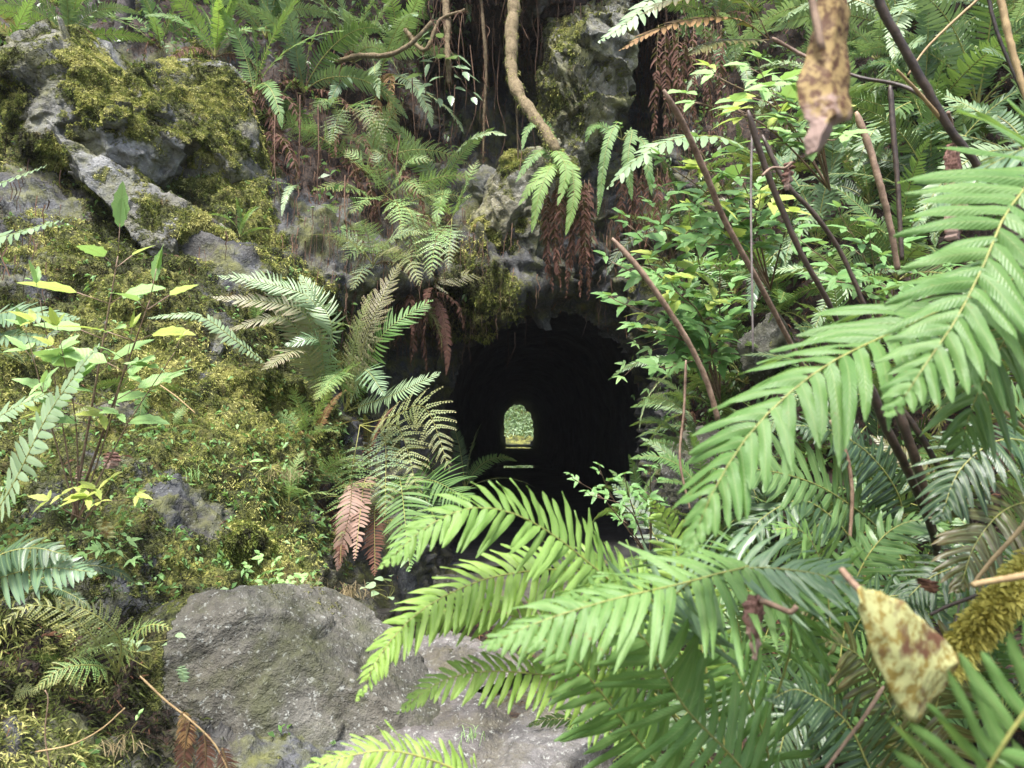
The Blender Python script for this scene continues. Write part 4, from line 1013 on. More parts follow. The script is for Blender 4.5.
# small ferns and sprays breaking up the moss
for x, y, s, k, m, lab in [(255, 330, 28, 'ladyfine', 'lady', 'tiny fern in the moss left of the faded fern'), (175, 440, 26, 'ladyfine', 'lady', 'tiny fern on the green moss above the flat bluish rock'),
                           (60, 450, 36, 'ladyfine', 'lady_pale', 'small pale fern at the feet of the tall yellowing plant'), (235, 250, 34, 'narrow', 'sword_hero', 'small narrow fern under the mossy shoulder'),
                           (300, 330, 40, 'ladyfine', 'lady', 'small fern rooted just above the faded fern'), (270, 520, 40, 'ladyfine', 'lady', 'small lime fern right of the mossy cushion rock'),
                           (30, 380, 50, 'narrow', 'sword_dark', 'dark narrow fern behind the left edge fronds'), (360, 470, 50, 'narrow', 'dead', 'tuft of curled brown fronds under the withering lady fern'),
                           (310, 440, 40, 'narrow', 'russet', 'little rusty fern in the litter under the faded fern')]:
    fern(x, y, 6, s, k, ['arch', 'flat', 'up'], m, lab, az=-75, spread=120)

# ================================================================ over the tunnel
C1 = thing('sword_fern', at(555, 168, 5.2), 'sword fern hanging over the tunnel mouth with a thick red brown skirt of dead fronds', 'fern')
yb = 5.15
for q, L_ in [([(560, 172, yb), (548, 168, yb - .1), (532, 185, yb - .2), (519, 205, yb - .2)], .060), ([(560, 172, yb), (552, 165, yb - .15), (540, 192, yb - .25), (532, 232, yb - .25)], .060),
              ([(560, 172, yb), (570, 165, yb - .15), (574, 195, yb - .25), (566, 235, yb - .25)], .060), ([(560, 172, yb), (556, 150, yb - .1), (566, 170, yb - .25), (558, 205, yb - .3)], .060),
              ([(560, 172, yb), (545, 150, yb), (530, 160, yb - .1), (516, 182, yb - .15)], .050), ([(560, 172, yb), (545, 125, yb), (528, 128, yb - .05), (522, 150, yb - .1)], .050)]:
    frond_on(C1, q, (-.1, -.8, .5), L_, 'sword_fresh' if L_ > .055 else 'sword_hero', K=38, nu=2, nv=4, t0=.08)
def skirt(root, x0, x1, y0, y1, Y, n, mat='dead', seed=3):
    rg = random.Random(seed)
    for i in range(n):
        x = x0 + (x1 - x0) * (i + .5) / n + rg.uniform(-3, 3); e = rg.uniform(.65, 1)
        yy = Y - rg.uniform(0, .12)
        frond_on(root, [(x, y0, yy), (x + rg.uniform(-4, 4), y0 + (y1 - y0) * .5 * e, yy - .05), (x + rg.uniform(-5, 5), y0 + (y1 - y0) * e, yy - .03)], (rg.uniform(-.5, .5), -1, .1), .036 * Y / 5.5,
                 mat, K=36, name='dead_frond', rmat='rachis_brown', nu=2, nv=3, t0=.03, droop=.8, twist=.9, jit=.4, fold=.5, miss=.1)
skirt(C1, 546, 592, 180, 302, yb, 13)
C2 = thing('sword_fern', at(618, 145, 5.4), 'dark hanging fern right of the skirted fern, two long limp fronds', 'fern')
yb2 = 5.35
for q, L_ in [([(622, 140, yb2), (618, 122, yb2 - .1), (606, 150, yb2 - .2), (598, 215, yb2 - .2)], .048), ([(622, 140, yb2), (632, 130, yb2), (628, 160, yb2 - .1), (632, 200, yb2 - .1)], .055),
              ([(622, 140, yb2), (600, 125, yb2), (590, 130, yb2 - .1), (586, 142, yb2 - .1)], .055), ([(622, 140, yb2), (642, 140, yb2), (648, 165, yb2 - .1), (652, 195, yb2 - .1)], .048)]:
    frond_on(C2, q, (-.2, -.8, .5), L_, 'sword_hero', K=36, nu=2, nv=4, t0=.08)
skirt(C2, 618, 668, 168, 250, yb2 + .05, 7, seed=8)
C3 = thing('sword_fern', at(700, 60, 4.4), 'bronze orange fern arching above the right of the cliff, over a curtain of dead fronds', 'fern')
for q, L_, m_ in [([(770, 40, 2.6), (740, 20, 2.55), (700, 18, 2.5), (655, 30, 2.45), (620, 50, 2.42)], .075, 'russet'), ([(770, 40, 2.6), (750, 5, 2.55), (715, -8, 2.5), (670, 0, 2.45), (640, 15, 2.42)], .08, 'bronze'),
                  ([(770, 40, 2.6), (745, 40, 2.55), (715, 42, 2.5), (690, 55, 2.45)], .08, 'bronze')]:
    frond_on(C3, q, (-.05, -.5, .85), L_, m_, K=24, nu=2, nv=5, t0=.1, rmat='rachis_brown')
C3.location = tuple(C3.location)
skirt(C3, 655, 722, 25, 160, 3.9, 9, seed=12)

C4 = thing('lady_fern', on(720, 155), 'pale silvery fern frond stretched left across the dark wall from the leafy shrub', 'fern')
frond_on(C4, [(760, 165, 3.1), (735, 142, 3.0), (690, 136, 2.95), (645, 152, 2.9), (608, 188, 2.88)], (-.05, -.55, .83), .09, 'frost', K=20, nu=2, nv=6, t0=.08, tooth=.1)
C5 = thing('lady_fern', on(670, -30), 'pale frond slanting from the top edge over the pitted pillar', 'fern')
frond_on(C5, [(690, -40, 3.3), (660, -10, 3.2), (632, 18, 3.15), (600, 42, 3.1)], (-.1, -.7, .7), .09, 'frost', K=18, nu=2, nv=5, t0=.05, tooth=.1)
fern(655, 230, 4, 60, 'sword', ['flat', 'hang'], ['sword_dark', 'sword'], 'small dark fern under the silvery frond at the tunnel side', az=-120, spread=60, dead=3)
fern(690, 415, 6, 75, 'sword', ['flat', 'arch', 'hang'], ['sword', 'frost'], 'fern with level fronds at the right side of the mouth', az=-165, spread=50, dead=2, Y=4.3)
fern(690, 455, 6, 75, 'sword', ['flat', 'arch'], ['sword_hero', 'sword'], 'lower fern reaching left across the right foot of the mouth', az=-165, spread=55, Y=4.0)
fern(640, 520, 7, 75, 'sword', ['up', 'arch', 'flat'], ['sword_hero', 'sword'], 'fern at the right end of the tunnel floor behind the bright fronds', az=-110, spread=110, Y=3.4)
fern(700, 500, 7, 90, 'sword', ['up', 'arch', 'flat'], ['sword', 'sword_hero'], 'green fern at the foot of the leaning reddish cane', az=-110, spread=110, Y=2.9)
# ================================================================ ferns crowding the right bank
BK = [
    (720, 20, 70, 'sword', ['sword', 'sword_blue'], 'fern at the top edge left of the hanging dead leaf'),
    (790, 30, 90, 'sword', ['sword_blue', 'sword'], 'fern fanning out right behind the hanging dead leaf'),
    (850, 15, 110, 'sword', ['sword_blue', 'frost'], 'pale blue fern at the top edge between the dead leaf and the dark cane'),
    (900, 40, 120, 'sword', ['frost', 'sword_blue'], 'silvery fern behind the upper part of the thick dark cane'),
    (960, 20, 120, 'sword', ['sword_blue', 'frost'], 'silvery fern at the top edge right of the thick dark cane'),
    (1010, 30, 120, 'sword', ['sword_blue', 'sword'], 'fern in the upper right corner behind the golden cane'),
    (980, 110, 130, 'sword', ['sword_blue', 'sword'], 'fern with fine level pinnae under the golden cane'),
    (920, 130, 120, 'sword', ['sword', 'sword_blue'], 'fern in the crook of the forked dark cane'),
    (860, 120, 100, 'coarse', ['frost', 'sword_blue'], 'coarse pale fern under the forked dark cane'),
    (1030, 180, 140, 'sword', ['sword_blue', 'frost'], 'fern at the right edge above the big arched frond'),
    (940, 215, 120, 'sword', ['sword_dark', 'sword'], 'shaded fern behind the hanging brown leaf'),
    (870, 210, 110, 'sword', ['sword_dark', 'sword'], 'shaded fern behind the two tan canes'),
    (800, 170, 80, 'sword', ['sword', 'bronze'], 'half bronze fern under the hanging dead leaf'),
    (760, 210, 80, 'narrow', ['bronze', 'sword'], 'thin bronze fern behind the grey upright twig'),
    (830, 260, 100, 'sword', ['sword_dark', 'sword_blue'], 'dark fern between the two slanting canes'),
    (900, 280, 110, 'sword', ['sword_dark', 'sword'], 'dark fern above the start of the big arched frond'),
    (740, 300, 80, 'sword', ['sword', 'sword_hero'], 'fern behind the lower half of the long leaning cane'),
    (790, 320, 90, 'sword', ['sword', 'sword_dark'], 'fern above the middle of the big arched frond'),
    (710, 370, 70, 'narrow', ['sword', 'frost'], 'narrow fern behind the short reddish cane'),
    (760, 390, 80, 'sword', ['sword', 'sword_dark'], 'fern where the long leaning cane meets the ground'),
    (730, 440, 80, 'sword', ['sword_dark', 'sword'], 'dark fern left of the tip of the big arched frond'),
    (850, 400, 100, 'sword', ['sword_dark', 'sword'], 'dark fern in the shade under the big arched frond'),
    (920, 420, 110, 'sword', ['sword_dark', 'sword'], 'dark fern around the feet of the dark canes'),
    (1000, 400, 120, 'coarse', ['sword_dark', 'bronze'], 'dark coarse fern at the right edge under the big fronds'),
    (800, 470, 90, 'sword', ['sword_dark', 'sword'], 'dark fern behind the upright paddle pinnae'),
    (880, 500, 110, 'coarse', ['sword', 'sword_dark'], 'coarse fern between the dark canes and the drooping fern'),
    (960, 530, 120, 'coarse', ['sword_dark', 'bronze'], 'coarse dark fern under the golden twig'),
    (760, 560, 100, 'coarse', ['sword', 'sword_dark'], 'coarse fern behind the arch of the foreground fern'),
    (1020, 620, 120, 'coarse', ['sword_dark', 'sword'], 'dark fern beneath the yellow mossy branch'),
    (940, 660, 120, 'coarse', ['sword_dark', 'sword'], 'dark fern deep under the yellow mottled leaf'),
    (700, 640, 100, 'coarse', ['sword', 'sword_dark'], 'fern under the foreground fern where the path ends'),
    (760, 720, 120, 'coarse', ['sword_dark', 'sword'], 'dark fern in the shade at the bottom edge'),
    (860, 760, 130, 'coarse', ['sword', 'bronze'], 'fern at the bottom edge under the crossing twig'),
    (640, 760, 90, 'coarse', ['sword', 'sword_dark'], 'fern at the bottom edge right of the stone slabs'),
    (1010, 740, 130, 'coarse', ['sword_dark', 'sword'], 'dark fern in the lower right corner behind the blurred frond'),
    (690, 240, 60, 'sword', ['sword', 'sword_dark'], 'fern buried in the leafy shrub by the long leaning cane'),
]
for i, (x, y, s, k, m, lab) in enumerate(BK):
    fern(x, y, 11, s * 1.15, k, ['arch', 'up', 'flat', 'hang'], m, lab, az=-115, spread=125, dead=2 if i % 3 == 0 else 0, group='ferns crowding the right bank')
BK2 = [(735, 75, 70, 'small silvery fern beside the tan twig'), (815, 85, 80, 'silvery fern hidden behind the stalk of the hanging dead leaf'), (880, 75, 80, 'silvery fern framed by the fork of the dark cane'), (935, 80, 90, 'silvery fern crossed by the greenish twig'),
       (1000, 80, 90, 'silvery fern between the golden cane and the thin dark one'), (830, 150, 75, 'small fern left of the tall tan cane'), (905, 180, 85, 'fern right of the dark upright cane'), (970, 165, 90, 'fern above the crown of the big arched frond'), (850, 300, 80, 'fern left of where the two slanting canes end')]
for i, (x, y, s, lab) in enumerate(BK2):
    fern(x, y, 10, s, 'sword', ['flat', 'arch', 'hang'], ['sword_blue', 'frost', 'sword'], lab, az=-100, spread=130, group='ferns crowding the right bank', seed=i + 900)
# ferns on the brow, top centre, seen against the sky
for x, y, s, lab in [(300, -60, 120, 'tall fern on the brow just out over the top edge, above the level branch'), (420, -40, 110, 'fern on the brow above the hanging roots'), (120, -60, 110, 'fern on the brow above the grey trunks')]:
    fern(x, y, 12, s, 'sword', ['up', 'arch', 'flat', 'hang'], ['sword', 'sword_blue'], lab, az=-90, spread=150)


# ================================================================ leafy shrubs and herbs
def leafy(name, label, cat, base, tips, leaf, wid, mat, smat='rachis_brown', rad=.004, trif=True, pair=False, start=.35, step=.08, seed=1, droop=.25, group=None, bend=.12, yellow=None, jag=.12):
    rg = np.random.default_rng(seed); base = np.asarray(base, float)
    root = thing(name, base, label, cat, group)
    GS, GL = Geo(), Geo()
    for ti, tip in enumerate(tips):
        tip = at(*tip) if len(tip) == 3 else np.asarray(tip)
        mid = base * .5 + tip * .5 + np.array([rg.normal(0, bend * .3), rg.normal(0, bend * .3), bend * np.linalg.norm(tip - base)])
        R = spline([base, mid, tip], 24); tube(GS, R, np.linspace(rad, rad * .35, 24), 5, 0, (1, .2, .1))
        ln = np.linalg.norm(tip - base); T = unit(np.gradient(R, axis=0))
        ts = np.arange(start, 1.001, step / max(ln, .2))
        for q, t in enumerate(list(ts) + [1.0]):
            i = min(23, int(t * 23)); p = R[i]; tt = T[i]
            side = unit(np.cross(tt, (0, 0, 1.0))) if not pair else np.array([math.cos(q * 1.1 + .2), math.sin(q * 1.1 + .2) * .6, 0.0])
            for s in ((1, -1) if pair else ((-1) ** q,)):
                d = unit(side * s * rg.uniform(.6, 1.1) + tt * (rg.uniform(.2, .7) if not pair else .12) + np.array([0, -.35, rg.uniform(-.05, .35) if not pair else .05])) if t < 1 else unit(tt + np.array([0, -.2, 0]))
                pl = leaf * rg.uniform(.3, .6)
                e = p + d * pl + np.array([0, 0, .01]); tube(GS, np.linspace(p, e, 3), rad * .3, 3, 0, (.3, .2, 1))
                nn = unit(np.array([rg.normal(0, .3), -.55 + rg.normal(0, .2), .8]))
                L = leaf * rg.uniform(.75, 1.15) * (1 - .25 * (t > .9))
                mi = 1 if (yellow and rg.random() < yellow) else 0
                leaf_geo(GL, e, d, nn, L, L * wid, mi, droop * rg.uniform(.4, 1.4), 8, rg.random(), jag)
                if trif:
                    for s2 in (1, -1):
                        sd = unit(d * .35 + np.cross(nn, d) * s2)
                        leaf_geo(GL, e, sd, nn, L * .8, L * wid * .75, mi, droop * rg.uniform(.4, 1.4), 8, rg.random(), jag)
    obj('stem', GS.mesh('stem', [M[smat]], shift=base), root)
    obj('foliage', GL.mesh('foliage', [M[mat], M['shrub_y']], shift=base), root)
    return root


leafy('shrub', 'bright green leafy shrub spilling over the right edge of the tunnel mouth', 'shrub', at(720, 400, 4.1),
      [(612, 262, 3.5), (630, 225, 3.5), (655, 195, 3.5), (615, 300, 3.5), (640, 330, 3.4), (690, 220, 3.4), (675, 290, 3.2), (705, 330, 3.2), (720, 260, 3.3), (650, 265, 3.3), (660, 370, 3.3)], .125, .52, 'shrub', 'cane', .006, seed=3, step=.06, yellow=.1)
leafy('shrub', 'second leafy shrub, behind the upper part of the long leaning cane', 'shrub', at(770, 290, 3.3),
      [(668, 165, 2.9), (700, 150, 2.8), (735, 165, 2.8), (690, 200, 2.8), (725, 215, 2.7), (760, 200, 2.8), (700, 245, 2.8), (790, 220, 2.8)], .115, .52, 'shrub', 'cane', .005, seed=5, step=.06, yellow=.15)
leafy('shrub', 'toothed pale green shrub leaves left of the hanging dead leaf', 'shrub', at(830, 190, 2.4),
      [(697, 102, 2.1), (720, 78, 2.1), (760, 70, 2.0), (745, 115, 2.0), (790, 125, 2.0), (775, 95, 1.9), (835, 140, 2.0)], .10, .55, 'mint', 'cane', .004, seed=7, step=.09, yellow=.15)
leafy('shrub', 'low shrub with light leaves at the right end of the tunnel floor', 'shrub', at(650, 560, 3.2),
      [(572, 478, 2.8), (600, 470, 2.8), (625, 478, 2.75), (650, 472, 2.8), (590, 495, 2.7), (640, 495, 2.7)], .058, .45, 'shrub', 'cane', .004, seed=9, step=.09)
leafy('shrub', 'dark leafed shrub in the gap under the forked cane', 'shrub', at(880, 330, 2.9),
      [(800, 240, 2.6), (840, 215, 2.6), (870, 240, 2.6), (910, 230, 2.6), (950, 260, 2.5), (820, 280, 2.5), (880, 285, 2.5)], .08, .5, 'shrub', 'cane', .004, seed=11, step=.06)
leafy('shrub', 'leafy sprig hanging in the dark between the two upper roots', 'shrub', at(432, 20, 5.8),
      [(430, 60, 5.6), (440, 95, 5.6), (450, 92, 5.5), (462, 70, 5.5), (425, 85, 5.5), (470, 95, 5.5)], .12, .6, 'sword_blue', 'rootlet', .004, trif=False, seed=13, step=.10, start=.6)
leafy('yellowing_plant', 'tall leafy plant with yellowing leaves on reddish stalks standing on the left moss', 'plant', at(72, 520, 2.25),
      [(118, 256, 2.1), (150, 300, 2.0)], .15, .42, 'mint', 'cane', .005, trif=False, pair=True, start=.45, step=.10, seed=17, bend=.0, yellow=.35, droop=.15)
leafy('yellowing_plant', 'shorter leafy stalk forking right out of the tall yellowing plant', 'plant', at(78, 520, 2.2),
      [(175, 352, 2.0), (130, 345, 2.0), (40, 300, 2.0), (60, 340, 2.0), (30, 345, 2.05)], .085, .4, 'mint', 'cane', .003, trif=True, start=.6, step=.09, seed=19, bend=.05, yellow=.35, droop=.15)
leafy('seedling', 'yellow green seedling at the foot of the tall yellowing plant', 'plant', at(85, 520, 2.2), [(110, 485, 2.1), (125, 500, 2.1), (60, 500, 2.1), (100, 505, 2.0)], .07, .4, 'shrub_y', 'cane', .002, start=.6, step=.12, seed=23)
leafy('seedling', 'small fresh green herb in the gap above the large boulder', 'plant', at(268, 600, 2.75), [(250, 570, 2.7), (262, 558, 2.7), (275, 575, 2.7), (290, 585, 2.65), (305, 580, 2.7), (285, 598, 2.6)], .035, .7, 'mint', 'rachis', .0015, start=.4, step=.05, seed=25, jag=.02)
leafy('seedling', 'round leaved herb at the right shoulder of the large boulder', 'plant', at(388, 600, 3.1), [(375, 585, 3.0), (392, 580, 3.0), (388, 598, 2.95), (370, 590, 3)], .05, .8, 'frost', 'rachis', .0015, trif=False, start=.6, step=.1, seed=27, jag=.02)
leafy('seedling', 'three leafed seedling in front of the left flank of the boulder', 'plant', at(137, 750, 1.75), [(137, 722, 1.72)], .035, .7, 'mint', 'rachis', .0015, start=1.2, step=.2, seed=29, jag=.02)
leafy('seedling', 'pale leaved herb on the left end of the large boulder', 'plant', at(150, 670, 1.95), [(160, 650, 1.9), (140, 640, 1.9), (125, 650, 1.9), (168, 640, 1.9)], .045, .45, 'frost', 'rachis', .0015, trif=False, start=.7, step=.1, seed=31)
leafy('seedling', 'tiny shoots on the moss beside the flat bluish rock', 'plant', at(110, 560, 2.3), [(100, 545, 2.25), (120, 548, 2.25), (92, 556, 2.2), (130, 560, 2.2)], .05, .4, 'mint', 'rachis', .0015, start=.6, step=.1, seed=33)
leafy('seedling', 'light green leaves in the brown litter under the faded fern', 'plant', at(262, 480, 3.2), [(245, 468, 3.15), (262, 460, 3.15), (280, 470, 3.1), (235, 480, 3.1)], .06, .35, 'mint', 'rachis', .0015, trif=False, start=.6, step=.1, seed=35)
leafy('seedling', 'drooping sprig of leaves hanging at the shaded right wall of the mouth', 'plant', at(690, 350, 3.9), [(640, 345, 3.6), (625, 375, 3.6), (650, 395, 3.6)], .07, .4, 'mint', 'cane', .003, start=.5, step=.1, seed=37)


# ================================================================ canes, twigs and roots
def cane(name, label, cat, pts, r, mat, sides=7, bump=.10, branches=(), group=None, n=40, taper=.75):
    P = np.array([at(*q) for q in pts]); R = spline(P, n)
    rg = np.random.default_rng(int(abs(pts[0][0]) + pts[-1][1])); R = R + rg.normal(0, r * .04, R.shape)
    G = tube(Geo(), R, r * np.linspace(1, taper, n) * (1 + .03 * rg.normal(0, 1, n)) * np.minimum(1, .45 + np.arange(n) * .3), sides, 0, (1, .3, .2), bump, 5)
    o = obj(name, G.mesh(name, [M[mat]], shift=P[0]), None, tuple(P[0])); tag(o, label, cat, group)
    for b in branches:
        Q = np.array([at(*q) for q in b[0]]); B = spline(Q, 20)
        g = tube(Geo(), B, b[1] * np.linspace(1, .55, 20), 6, 0, (1, .3, .2), bump, 6)
        obj('branch', g.mesh('branch', [M[b[2]]], shift=P[0]), o)
    return o


cane('cane', 'thick dark forked cane slanting down from the top edge at the upper right', 'cane', [(862, -60, 1.3), (880, 3, 1.32), (900, 42, 1.33), (922, 80, 1.34), (948, 126, 1.35), (972, 158, 1.36), (998, 195, 1.38), (1040, 250, 1.4)], .0085, 'cane_dark', 8,
     branches=[([(946, 122, 1.35), (920, 95, 1.37), (895, 84, 1.4), (862, 78, 1.42), (840, 70, 1.45)], .0052, 'cane_dark'), ([(940, 118, 1.35), (918, 92, 1.32), (897, 70, 1.3)], .004, 'cane_gold')])
cane('cane', 'long tan cane leaning right across the leafy shrub', 'cane', [(664, 90, 1.75), (685, 128, 1.8), (705, 172, 1.85), (722, 215, 1.9), (745, 258, 1.95), (768, 300, 2.0), (798, 358, 2.1), (830, 420, 2.3)], .0085, 'cane', 8)
cane('cane', 'shorter reddish cane slanting down to a pointed end right of the mouth', 'cane', [(612, 238, 1.9), (640, 270, 1.9), (665, 305, 1.92), (690, 345, 1.95), (708, 385, 1.98), (718, 420, 2.0)], .0075, 'cane', 8, taper=1.0)
cane('twig', 'straight grey upright twig beside the long tan cane', 'twig', [(752, 128, 1.8), (751, 200, 1.8), (752, 280, 1.8), (753, 352, 1.82)], .0030, 'twig_grey', 6)
cane('cane', 'dark brown cane from the pink withered tip down to the big arched frond', 'cane', [(748, 110, 1.6), (760, 152, 1.62), (778, 200, 1.64), (802, 255, 1.66), (832, 310, 1.7), (860, 380, 1.8)], .0072, 'cane_dark', 8)
cane('cane', 'second dark brown cane, right beside the first and crossing it low', 'cane', [(762, 135, 1.75), (785, 182, 1.75), (815, 215, 1.76), (842, 255, 1.78), (870, 320, 1.8), (900, 400, 1.9)], .0062, 'cane_dark', 8)
cane('cane', 'tan cane rising behind the hanging dead leaf', 'cane', [(856, 112, 2.1), (870, 150, 2.1), (880, 185, 2.1), (890, 225, 2.12), (898, 270, 2.15)], .0105, 'cane', 8)
cane('cane', 'dark upright cane just right of the tan one under the fork', 'cane', [(890, 85, 2.2), (894, 140, 2.2), (898, 190, 2.2), (902, 260, 2.2)], .0085, 'cane_dark', 8)
cane('cane', 'golden cane at the upper right corner', 'cane', [(992, -40, 1.3), (1003, 10, 1.3), (1012, 50, 1.3), (1030, 110, 1.3)], .0068, 'cane_gold', 8)
cane('cane', 'thin dark cane left of the golden one', 'cane', [(982, -30, 1.6), (995, 25, 1.6), (1010, 65, 1.6), (1035, 120, 1.6)], .0045, 'cane_dark', 6)
cane('twig', 'greenish twig crossing the silvery ferns at the upper right', 'twig', [(1000, -20, 1.8), (955, 20, 1.8), (925, 50, 1.8), (908, 75, 1.8)], .0035, 'cane_gold', 6)
cane('twig', 'tan twig pointing at the hanging dead leaf from the left', 'twig', [(772, 38, 1.6), (790, 48, 1.6), (810, 58, 1.58), (835, 62, 1.58)], .0048, 'cane', 6)
cane('cane', 'first of the three dark canes fanning out under the big arched frond', 'cane', [(868, 380, 1.3), (885, 425, 1.32), (905, 465, 1.35), (928, 520, 1.4), (940, 560, 1.45)], .0085, 'cane_dark', 8)
cane('cane', 'middle one of the three dark canes under the big arched frond, the straightest', 'cane', [(890, 390, 1.38), (905, 430, 1.38), (920, 475, 1.4), (932, 525, 1.42), (938, 560, 1.45)], .0095, 'cane_dark', 8)
cane('cane', 'rightmost and thinnest of the three dark canes under the big arched frond', 'cane', [(890, 395, 1.45), (918, 432, 1.45), (940, 470, 1.46), (962, 508, 1.5), (985, 545, 1.55)], .0065, 'cane_dark', 8)
cane('twig', 'bright tan twig coming in from the right edge over the dark ferns', 'twig', [(970, 385, 1.1), (990, 400, 1.1), (1015, 420, 1.1), (1045, 445, 1.1)], .0030, 'cane_gold', 6)
cane('twig', 'golden twig slanting down behind the yellow mossy branch', 'twig', [(1040, 505, 1.1), (1015, 535, 1.1), (992, 560, 1.1), (975, 582, 1.1)], .0040, 'cane_gold', 6)
cane('twig', 'brown twig crossing the bronze fern at the bottom edge', 'twig', [(884, 686, .98), (862, 720, .98), (838, 752, .99), (815, 785, .98)], .0028, 'cane', 6)
cane('twig', 'brown twig above the yellow mottled leaf', 'twig', [(995, 588, 1.1), (970, 598, 1.1), (948, 606, 1.1), (930, 615, 1.1)], .0030, 'cane_dark', 6, branches=[([(960, 602, 1.1), (956, 620, 1.1), (952, 640, 1.1)], .0015, 'twig_grey')])
cane('twig', 'pale pointed twig in front of the yellow mossy branch', 'twig', [(1045, 572, .8), (1010, 578, .8), (985, 582, .8), (972, 585, .8)], .0042, 'cane_gold', 6)
cane('twig', 'thin reddish stalk between the short cane and the fern tip', 'twig', [(686, 360, 2.0), (684, 410, 2.0), (680, 460, 2.0), (690, 510, 2.0)], .0040, 'cane', 6)
cane('twig', 'brown stalk running down beside the tip of the big arched frond', 'twig', [(830, 420, 1.6), (845, 450, 1.6), (852, 490, 1.6), (850, 540, 1.6)], .0050, 'cane', 6)
cane('twig', 'bare tan twig arching off the left flank of the boulder', 'twig', [(140, 676, 1.5), (165, 700, 1.5), (190, 720, 1.5), (215, 745, 1.5), (235, 785, 1.5)], .0022, 'cane_gold', 5)
cane('twig', 'thin brown twig lying among the moss left of the boulder', 'twig', [(35, 752, 1.6), (70, 745, 1.6), (100, 730, 1.6), (125, 708, 1.6)], .0018, 'cane_gold', 5)
cane('twig', 'upright thin stalk in the dark tangle left of the boulder', 'twig', [(50, 768, 1.6), (45, 735, 1.6), (48, 700, 1.6), (45, 690, 1.6)], .0016, 'cane', 5)
cane('twig', 'tan twig slanting over the moss toward the bronze tipped fern', 'twig', [(160, 385, 2.9), (178, 398, 2.9), (195, 413, 2.9), (180, 400, 2.95)][:3], .003, 'cane_gold', 5)
L8 = thing('bare_frond', at(265, 362, 3.4), 'nearly bare grey frond slanting over the moss toward the small upright rock', 'fern')
frond_on(L8, [(265, 362, 3.4), (235, 340, 3.3), (205, 318, 3.25), (180, 314, 3.2), (148, 318, 3.2)], (0, -.7, .7), .045, 'frost', K=34, nu=2, nv=3, t0=.02)
L9 = thing('withered_frond', at(222, 752, 1.5), 'red brown withered frond dangling from the bare twig in front of the boulder', 'fern')
for q in ([(190, 720, 1.5), (186, 740, 1.5), (184, 760, 1.5), (183, 780, 1.5)], [(204, 732, 1.5), (206, 755, 1.5), (203, 785, 1.5)], [(222, 748, 1.5), (228, 768, 1.5), (232, 790, 1.5)], [(182, 712, 1.5), (186, 725, 1.5), (187, 748, 1.5)]):
    frond_on(L9, q, (.2, -1, .1), .022, 'russet' if q[0][0] == 182 else 'dead', K=22, nu=2, nv=3, t0=.02, rmat='rachis_brown')
L10 = thing('withered_frond', at(350, 500, 3.6), 'pinkish red withered frond hanging at the foot of the left bank', 'fern')
frond_on(L10, [(352, 480, 3.55), (350, 510, 3.4), (342, 545, 3.35), (338, 570, 3.32)], (.1, -1, .2), .065, 'rosy', K=26, nu=2, nv=4, t0=.05, rmat='rachis_brown')

# hanging roots
def moss_root(name, label, pts, r, seed, tuft_n, group=None):
    P = np.array([at(*q) for q in pts]); R = spline(P, 70)
    rg = np.random.default_rng(seed); R = R + .25 * r * np.stack([fbm(R + k * 9, 9, 2, seed) for k in range(3)], -1)
    rr_ = r * (1 + .35 * fbm(R, 12, 3, seed + 1)) * np.linspace(1.1, .6, 70)
    G = tube(Geo(), R, rr_, 9, 0, (1, .3, .2), .35, seed)
    o = obj(name, G.mesh(name, [M['root']], shift=P[0]), None, tuple(P[0])); tag(o, label, 'root', group)
    if tuft_n:
        i = rg.integers(0, 70, tuft_n); dv = unit(rg.normal(0, 1, (tuft_n, 3)))
        p = R[i] + dv * rr_[i, None] * .9
        obj('moss', tufts(p, dv, .012 + .016 * rg.random(tuft_n), 4, seed, .8, .8, .16).mesh('moss', [M['litter'] if tuft_n < 200 else M['moss']], shift=P[0]), o)
    for k in range(7):                           # fine rootlets
        i = rg.integers(15, 68); a = R[i]; b = a + np.array([rg.normal(0, .05), rg.normal(0, .05), -rg.uniform(.1, .4)])
        g = tube(Geo(), spline([a, (a + b) / 2 + rg.normal(0, .02, 3), b], 10), .003, 4, 0, (1, .3, .2))
        obj('rootlet', g.mesh('rootlet', [M['rootlet']], shift=P[0]), o)
    return o


moss_root('hanging_root', 'thick shaggy root hanging from the top edge and bending right above the mouth', [(520, -60, 5.7), (514, 0, 5.6), (512, 45, 5.5), (513, 80, 5.4), (528, 108, 5.2), (545, 132, 5.1), (558, 152, 5.05)], .055, 3, 1400)
moss_root('hanging_root', 'brown knobbly root hanging left of the thick shaggy one, beside the leafy sprig', [(440, -50, 5.9), (445, 0, 5.8), (447, 30, 5.7), (448, 60, 5.6), (449, 84, 5.6)], .035, 5, 150)
moss_root('hanging_root', 'thin root string straight down between the two thick roots', [(478, -30, 6.0), (483, 20, 5.9), (486, 70, 5.9), (484, 120, 5.9), (483, 160, 5.9)], .015, 7, 150)
moss_root('hanging_root', 'long hair thin root dropping below the bend of the thick root', [(512, 60, 5.45), (516, 100, 5.45), (518, 150, 5.5), (518, 195, 5.5)], .009, 9, 0)
moss_root('hanging_root', 'hairy thin root curving down from the level branch', [(405, 30, 5.8), (425, 50, 5.7), (440, 20, 5.7), (465, 10, 5.7)], .018, 11, 120)
cane('branch', 'thin nearly level dead branch above the brown tipped fronds', 'branch', [(335, 62, 5.6), (360, 56, 5.5), (388, 55, 5.4), (410, 44, 5.4), (432, 22, 5.4)], .022, 'root', 7, .35)
